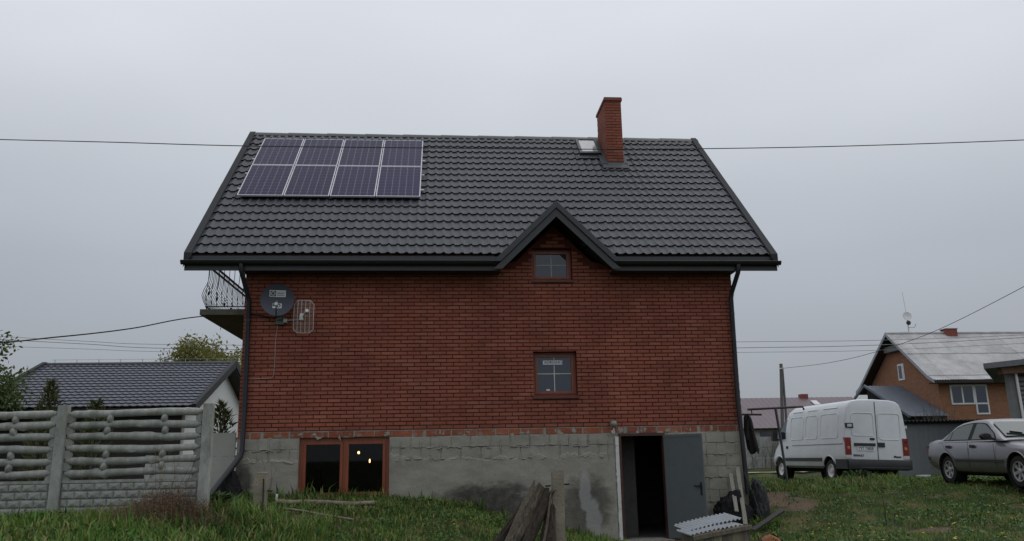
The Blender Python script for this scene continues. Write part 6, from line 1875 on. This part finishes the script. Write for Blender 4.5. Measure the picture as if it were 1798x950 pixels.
# ------------------------------------------------------------------ grey metal garage wall between van and car
mg = thing('metal_shed', 'grey sheet metal shed standing between the van and the car', 'shed', (24, 13.3, -1.55))
m_sheet = mat('grey blue sheet metal', (0.155, 0.17, 0.18), 0.5, var=0.08, scale=0.8, stretch=(1, 1, .3), spec=0.4)
ms0 = 20.0
for i in range(8):
    a = ms0 + i * 0.80; t = MB()
    t.grid(lambda u, v: (u, 13.1 - 0.010 * max(0, math.sin(2 * math.pi * (u - a) / 0.2)) ** 4, -1.7 + v), list(np.arange(a, a + 0.80, 0.2 / 6)) + [a + .796], [0, 2.17]); t.build('wall_sheet', m_sheet, mg, smooth=50)
box_part('wall_back', m_sheet, mg, ms0, ms0 + 6.4, 13.14, 15.4, -1.7, 0.44)
t = MB(); t.grid(lambda u, v: (u, 12.9 + 2.6 * v, 0.50 + .10 * v + 0.025 * math.sin(2 * math.pi * u / 0.15)), list(np.arange(ms0 - .1, ms0 + 6.5, 0.15 / 6)), [0, 1]); t.grid(lambda u, v: (u, 12.9 + 2.6 * (1 - v), 0.495 + .10 * (1 - v) + 0.025 * math.sin(2 * math.pi * u / 0.15)), list(np.arange(ms0 - .1, ms0 + 6.5, 0.15 / 6)), [0, 1])
t.build('roof', m_dark, mg)
box_part('eave_beam', m_dark, mg, ms0 - .05, ms0 + 6.45, 12.98, 13.08, 0.40, 0.475)
o = MB().box(20.9, 21.3, 12.3, 12.6, -1.6, -1.42).build('loose_block', m_white); tag(o, 'white block lying on the grass at the foot of the metal shed', 'block')

# ------------------------------------------------------------------ outbuilding at the right edge
ob = thing('outbuilding', 'dark outbuilding with flat roof and louvre boards at the right edge', 'building', (25.5, 11, -1.4))
m_conc2 = mat('grey render', (0.17, 0.175, 0.175), 0.9, var=0.15)
t = MB().hexa([(22.22, 9.9, 2.10), (28.5, 9.2, 2.62), (33.0, 14.7, 2.62), (26.5, 15.5, 2.10), (22.22, 9.9, 2.28), (28.5, 9.2, 2.85), (33.0, 14.7, 2.85), (26.5, 15.5, 2.28)]); t.build('roof', mat('grey roofing felt', (0.14, 0.15, 0.16), 0.7, var=0.2), ob, fix=True)
t = MB().prism([(22.9, 1.93), (28.3, 2.1), (28.3, 2.72), (22.9, 2.17)], 'y', 9.95, 10.2); t.build('fascia', mat('brown fascia', (0.14, 0.075, 0.048), 0.8), ob, fix=True)
box_part('pier', m_conc2, ob, 23.28, 23.55, 10.205, 10.42, -1.5, 1.96)
box_part('back_wall', m_conc2, ob, 23.9, 28.3, 10.75, 10.9, -1.5, 2.05)
MB().tube([(23.50, 10.12, 2.0), (23.53, 10.14, 1.2), (23.60, 10.16, -1.4)], 0.045, 8).build('downpipe', m_white, ob, smooth=50)
m_louv = mat('grey louvre board', (0.16, 0.155, 0.145), 0.85, var=0.2)
for i in range(22):
    z_ = 1.85 - i * 0.15
    t = MB(); t.hexa([(23.56, 10.22, z_ - .15), (28.2, 10.22, z_ - .15), (28.2, 10.26, z_ - .15), (23.56, 10.26, z_ - .15), (23.56, 10.32, z_), (28.2, 10.32, z_), (28.2, 10.36, z_), (23.56, 10.36, z_)]); t.build('louvre_board', m_louv, ob)

# ------------------------------------------------------------------ plum roofed house, far fence, road edge
pb = thing('bungalow', 'low house with plum coloured sheet roof far behind the van', 'house', (27, 37.5, -1.4))
m_plum = mat('plum roof sheet', (0.125, 0.092, 0.108), 0.5, var=0.08, scale=0.6)
t = MB(); px0, px1 = 14.0, 31.6
for sgn in (-1, 1):
    t.grid(lambda u, v: (u, 37.4 + sgn * (4.4 - 4.4 * v), 0.92 + 2.12 * v + .03 * max(0, math.sin(2 * math.pi * u / 0.35)) ** 6), list(np.arange(px0, px1, 0.35 / 6)) if sgn < 0 else list(np.arange(px0, px1, 0.35 / 6))[::-1], [0, 1])
t.build('roof', m_plum, pb, smooth=50)
box_part('wall', m_plaster, pb, px0 + .5, px1 - .5, 33.6, 41.2, -1.5, 0.90)
box_part('eave_board', m_dark, pb, px0, px1, 33.02, 33.6, 0.82, 0.9)
t = MB(); t.box(27.98, 28.45, 37.2, 37.7, 2.7, 3.26); t.build('chimney', mat('red chimney brick', (0.24, 0.07, 0.055), 0.9), pb)
t = MB(); t.hexa([(28.35, 36.1, 2.42), (28.75, 36.1, 2.42), (28.75, 36.7, 2.72), (28.35, 36.7, 2.72), (28.35, 36.1, 2.50), (28.75, 36.1, 2.50), (28.75, 36.7, 2.80), (28.35, 36.7, 2.80)]); t.build('roof_window', mat('sky toned skylight glass', (0.42, 0.44, 0.46), 0.08, spec=1.0), pb)
t = MB(); t.box(23.5, 24.6, 33.55, 33.602, -.4, .7); t.build('window', m_glass, pb)
t = MB(); t.box(20.4, 21.0, 33.55, 33.602, -1.4, .7); t.build('door', m_wood, pb)
ff = thing('panel_fence', 'plain grey concrete panel fence far behind beside the van nose', 'fence', (19, 21.4, -1.3))
for i in range(6):
    a = 15.0 + i * 1.65
    for k in range(3):
        box_part('panel', m_fence, ff, a + .06, a + 1.59, 21.38, 21.43, -1.25 + k * .485, -1.25 + k * .485 + .47)
    box_part('post', m_fence, ff, a - .06, a + .059, 21.33, 21.48, -1.4, 0.26)
stems('fence_shrub', (19.6, 20.9), 0.8, 0.25, 60, 1.1, 1.9, mat('grey twig', (0.10, 0.085, 0.07), 0.9), 'bare twiggy shrub before the far panel fence', 55, 'shrub', 0.012, 5)
rd = MB(); rd.grid(lambda u, v: (u, 17.2 + .6 * v, float(gz(np.array([u]), np.array([17.5]))[0]) + .05), list(np.arange(11.0, 19.6, .6)), [0, 1])
o = rd.build('path', mat('pale gravel path', (0.42, 0.40, 0.32), 0.9)); tag(o, 'pale gravel strip beyond the lawn near the van nose', 'path', kind='structure')

# ------------------------------------------------------------------ drying frame and coat
fr = thing('drying_frame', 'rusty iron frame with slanting leg in front of the van nose', 'frame', (12.6, 4.4, -1.4))
m_rust = mat('brown iron', (0.045, 0.035, 0.032), 0.7, var=0.3)
gz1 = g1(12.75, 4.55)
MB().tube([(12.46, 4.21, 0.60), (12.60, 4.38, -0.2), (12.76, 4.56, gz1 - .1)], 0.035, 8).build('leg', mat('grey iron', (0.11, 0.115, 0.125), 0.6), fr, smooth=50)
MB().tube([(11.75, 4.28, 0.555), (13.16, 4.15, 0.60), (13.19, 4.15, 0.52)], 0.028, 8).build('top_bar', m_rust, fr, smooth=50)
MB().tube([(10.02, 4.40, 0.47), (12.11, 4.28, 0.42)], 0.025, 8).build('lower_bar', m_rust, fr, smooth=50)
MB().tube([(11.84, 4.28, 0.55), (11.86, 4.28, 0.43)], 0.014, 6).build('hanger', m_rust, fr)
coat_o = thing('hanging_coat', 'black coat hanging on the iron bar beside the right house corner', 'coat', (11.74, 4.2, 0.40))
t = MB(); r_ = random.Random(3)
rings = []
for (z_, w_, d_, cx_) in ((0.44, .06, .05, 10.98), (0.36, .14, .08, 10.99), (0.25, .17, .09, 11.0), (0.05, .20, .10, 11.02), (-0.2, .21, .11, 11.05), (-0.42, .23, .12, 11.08), (-0.53, .17, .09, 11.10)):
    rings.append([(cx_ + .70 + .62 * w_ * math.cos(a_) * (1 + .16 * math.sin(5 * a_ + z_ * 6)), 4.2 + d_ * math.sin(a_) * (1 + .25 * math.sin(4 * a_)), z_ + .04 * math.sin(3 * a_) * (1 if z_ < -.4 else 0)) for a_ in np.linspace(0, 2 * math.pi, 19)[:-1]])
loft(rings).build('cloth', mat('black cloth', (0.013, 0.013, 0.014), 0.9), coat_o, smooth=40, fix=True)
t = loft([[(x_ + .72 + .05 * math.cos(a_), 4.12 + .05 * math.sin(a_), z_) for a_ in np.linspace(0, 2 * math.pi, 9)[:-1]] for x_, z_ in ((10.94, .28), (10.90, .05), (10.90, -.22))]); t.build('sleeve', mat('black cloth', (0.013, 0.013, 0.014), 0.9), coat_o, smooth=40, fix=True)

# ------------------------------------------------------------------ pole and wires
pl_ = thing('utility_pole', 'twin leg concrete utility pole behind the iron frame', 'pole', (22.8, 28, -1.4))
m_pole = mat('grey pole', (0.13, 0.13, 0.125), 0.9)
MB().tube([(22.85, 28.0, 4.3), (22.62, 28.0, 1.0), (22.45, 28.0, -1.5)], [0.095, .10, .11], 8).build('leg', m_pole, pl_, smooth=50)
MB().tube([(22.92, 28.0, 4.1), (22.86, 28.0, 1.0), (22.88, 28.0, -1.5)], [0.05, .07, .08], 8).build('leg', m_pole, pl_, smooth=50)
t = MB(); t.tube([(22.7, 27.9, 4.02), (22.9, 27.8, 4.02)], .03, 6); t.lathe([(0, -.05), (.05, -.04), (.05, .04), (0, .05)], (22.85, 27.85, 4.02), (0, 0, 1), 10); t.build('insulator', m_white, pl_)
m_wire = mat('black wire', (0.02, 0.02, 0.022), 0.6)
m_wire2 = mat('grey wire', (0.24, 0.245, 0.25), 0.6)
def wire(pts, r, label, m_=m_wire, group=None):
    P = [Vector(p) for p in pts]; Q = []
    for i in range(len(P) - 1):                     # smooth spline through the points
        p0 = P[max(i - 1, 0)]; p1 = P[i]; p2 = P[i + 1]; p3 = P[min(i + 2, len(P) - 1)]
        for k in range(8):
            u = k / 8; Q.append(0.5 * ((2 * p1) + (p2 - p0) * u + (2 * p0 - 5 * p1 + 4 * p2 - p3) * u * u + (3 * p1 - p0 - 3 * p2 + p3) * u ** 3))
    Q.append(P[-1])
    o = MB().tube(Q, r, 5).build('overhead_wire', m_, None, smooth=50); tag(o, label, 'wire', group); return o
wire([(-6.4, -3.8, 4.55), (-3.34, -4.03, 4.38), (-1.08, -4.21, 4.28), (0.87, -4.36, 4.19), (3.65, -4.58, 4.11), (5.87, -4.76, 4.05), (7.91, -4.93, 4.02), (10.21, -5.13, 4.02), (13.34, -5.42, 4.07), (17.5, -5.8, 4.2)], 0.0075, 'single black wire crossing in front of the whole tiled roof')
wire([(-5.6, -6.2, 0.95), (-4.21, -1.76, 1.54), (-3.6, 0.16, 1.93), (-2.91, 2.05, 2.39), (-1.97, 3.89, 2.97), (-0.02, 6.6, 3.6)], 0.014, 'dark wire rising from the left edge to the balcony side')
wire([(-20.5, 27.43, 6.15), (-14.37, 27.0, 5.69), (-9.85, 26.67, 5.44), (5, 25.4, 5.1), (19.05, 24.24, 5.04), (26.2, 23.63, 4.99), (35.54, 22.77, 5.17), (50, 21.5, 5.7)], 0.012, 'topmost of three thin grey wires far behind the house', m_wire2, 'far power wires')
wire([(-20.5, 27.45, 5.98), (-14.37, 27.02, 5.55), (-9.85, 26.7, 5.24), (5, 25.5, 4.8), (19.05, 24.31, 4.74), (26.2, 23.68, 4.75), (35.54, 22.79, 5.05), (50, 21.5, 5.6)], 0.015, 'middle of three thin grey wires far behind the house', m_wire2, 'far power wires')
wire([(-20.5, 27.56, 5.61), (-14.37, 27.09, 5.3), (-9.84, 26.75, 5.07), (5, 25.6, 4.6), (19.05, 24.36, 4.51), (26.2, 23.74, 4.49), (35.54, 22.85, 4.75), (50, 21.5, 5.2)], 0.010, 'lowest of three thin grey wires far behind the house', m_wire2, 'far power wires')
wire([(22.75, 27.8, 4.02), (23.11, 23.14, 3.78), (23.29, 19.01, 3.77), (23.12, 13.83, 3.97), (22.38, 7.6, 4.47), (22.0, 4.5, 4.85)], 0.011, 'dark wire rising from the twin leg pole over the orange house')

# ------------------------------------------------------------------ trees and shrubs
def tree(name, label, base, h, crown_c, crown_r, seed, n_leaf, leaf, m_leaf, group, trunk_r=0.2, depth=4, sparse=0.0):
    r_ = random.Random(seed); root = thing(name, label, 'tree', base, group)
    wood = MB(); tips = []
    cc = Vector(crown_c)
    def grow(p, d, L_, rad_, k):
        n_ = 4; pts = [p]; q = p; dd = d.copy()
        for i in range(n_):
            dd = (dd + Vector((r_.gauss(0, .16), r_.gauss(0, .16), r_.gauss(0.03, .12)))).normalized()
            q = q + dd * L_ / n_; pts.append(q)
        wood.tube(pts, [rad_ * (1 - .45 * i / n_) for i in range(n_ + 1)], 6 if k < 2 else 4, False)
        if k >= 2: tips.extend(pts[1:])
        if k >= depth: return
        for j in range(r_.randint(3, 4) if k else 6):
            s = pts[r_.randint(2, n_)] if k else pts[r_.randint(2, n_)]
            ang = r_.uniform(0, 6.28); sp_ = r_.uniform(.5, 1.0)
            side = dd.orthogonal().normalized(); side = Matrix.Rotation(ang, 3, dd) @ side
            nd = (dd * (1 - .25 * sp_) + side * sp_ + Vector((0, 0, .12))).normalized()
            grow(s, nd, L_ * r_.uniform(.55, .78), rad_ * .52, k + 1)
    grow(Vector(base), Vector((0, 0, 1)), h * .45, trunk_r, 0)
    wood.build('trunk', mat('grey bark', (0.10, 0.09, 0.075), 0.95, var=0.3), root, smooth=50)
    lf = MB()
    def inside(p):
        q = p - cc; return (q.x / crown_r[0]) ** 2 + (q.y / crown_r[1]) ** 2 + (q.z / crown_r[2]) ** 2 < 1.15
    tips_ = [t_ for t_ in tips if inside(t_)] or tips
    clumps = [cc + Vector((crown_r[0] * math.sin(a_) * math.cos(b_), crown_r[1] * math.sin(a_) * math.sin(b_), crown_r[2] * math.cos(a_))) * r_.uniform(.45, 1.0) for a_, b_ in ((math.acos(r_.uniform(-1, 1)), r_.uniform(0, 6.28)) for _ in range(70))]
    for i in range(n_leaf):
        if i % 3:
            t_ = r_.choice(tips_); p = t_ + Vector((r_.gauss(0, .22), r_.gauss(0, .22), r_.gauss(0, .20))) * (crown_r[0] / 2.2)
        else:
            c_ = r_.choice(clumps); p = c_ + Vector((r_.gauss(0, .2), r_.gauss(0, .2), r_.gauss(0, .16))) * (crown_r[0] / 2.0)
        a_ = Vector((r_.gauss(0, 1), r_.gauss(0, 1), r_.gauss(0, 1))).normalized() * leaf * r_.uniform(.6, 1.3)
        b_ = a_.cross(Vector((r_.gauss(0, 1), r_.gauss(0, 1), r_.gauss(0, 1)))).normalized() * leaf * r_.uniform(.35, .6)
        lf.poly([p - a_ * .5, p + b_ * .5, p + a_ * .5, p - b_ * .5], r_.random())
    lf.build('crown', m_leaf, root, attr=True)
    return root
m_lf1 = attr_mat('spring leaves', [(0.17, 0.185, 0.05), (0.23, 0.235, 0.06), (0.19, 0.19, 0.052), (0.26, 0.245, 0.085), (0.13, 0.135, 0.045)], 0.6, translucent=0.3)
m_lf2 = attr_mat('green leaves', [(0.07, 0.115, 0.03), (0.095, 0.145, 0.04), (0.06, 0.095, 0.026), (0.12, 0.155, 0.05)], 0.6, translucent=0.3)
tree('broadleaf_tree', 'tree with yellow green spring leaves behind the garage roof', (-7.2, 25, -1.35), 6.6, (-7.3, 25, 3.55), (2.6, 2.1, 1.95), 12, 14000, 0.20, m_lf1, 'broadleaf trees on the left', 0.2)
tree('broadleaf_tree', 'leafy green tree cut off by the left picture edge', (-10.1, 8.8, -1.3), 5.6, (-10.2, 8.8, 1.9), (1.9, 1.6, 1.8), 19, 6500, 0.15, m_lf2, 'broadleaf trees on the left', 0.14)
m_con = attr_mat('conifer needles', [(0.06, 0.08, 0.026), (0.085, 0.10, 0.032), (0.11, 0.112, 0.04), (0.065, 0.075, 0.028)], 0.8)
def conifer(base, h, r0, seed, label, n=900):
    r_ = random.Random(seed); root = thing('conifer_shrub', label, 'shrub', base, 'young conifers behind the fence', local=True)
    MB().tube([(0, 0, 0), (0, 0, h * .95)], [0.03, .008], 6).build('stem', mat('grey bark', (0.10, 0.09, 0.075), 0.95), root)
    t = MB()
    for i in range(n):
        u = r_.random() ** .8; a_ = r_.uniform(0, 6.28); q = r0 * (1 - u) ** .6 * r_.uniform(.25, 1.15) * (1 + .25 * math.sin(3 * a_ + 9 * u))
        p = Vector((q * math.cos(a_), q * math.sin(a_), h * (.05 + .95 * u))); d = Vector((math.cos(a_), math.sin(a_), r_.uniform(.3, 1.8))).normalized() * r_.uniform(.07, .19)
        s_ = d.cross(Vector((r_.gauss(0, 1), r_.gauss(0, 1), r_.gauss(0, 1)))).normalized() * r_.uniform(.012, .03)
        t.poly([p - s_, p + s_, p + d], r_.random())
    t.build('foliage', m_con, root, attr=True)
conifer((-4.40, 1.9, -1.25), 2.45, 0.42, 1, 'tallest young conifer rising above the log fence on the left')
conifer((-3.47, 2.0, -1.25), 2.05, 0.55, 2, 'wide young conifer tip just above the fence right of the middle post', 700)
conifer((-4.9, 2.6, -1.25), 2.0, 0.25, 3, 'smallest young conifer tip barely above the log fence', 500)
conifer((-0.75, 1.6, -1.25), 1.95, 0.5, 4, 'young conifer between the fence end post and the house corner')
stems('bare_shrub', (27.6, 21.5), 0.8, 0.5, 90, 2.4, 3.3, mat('grey twig', (0.10, 0.085, 0.07), 0.9), 'bare twiggy shrub in front of the grey porch roof', 61, 'shrub', 0.012, 6)
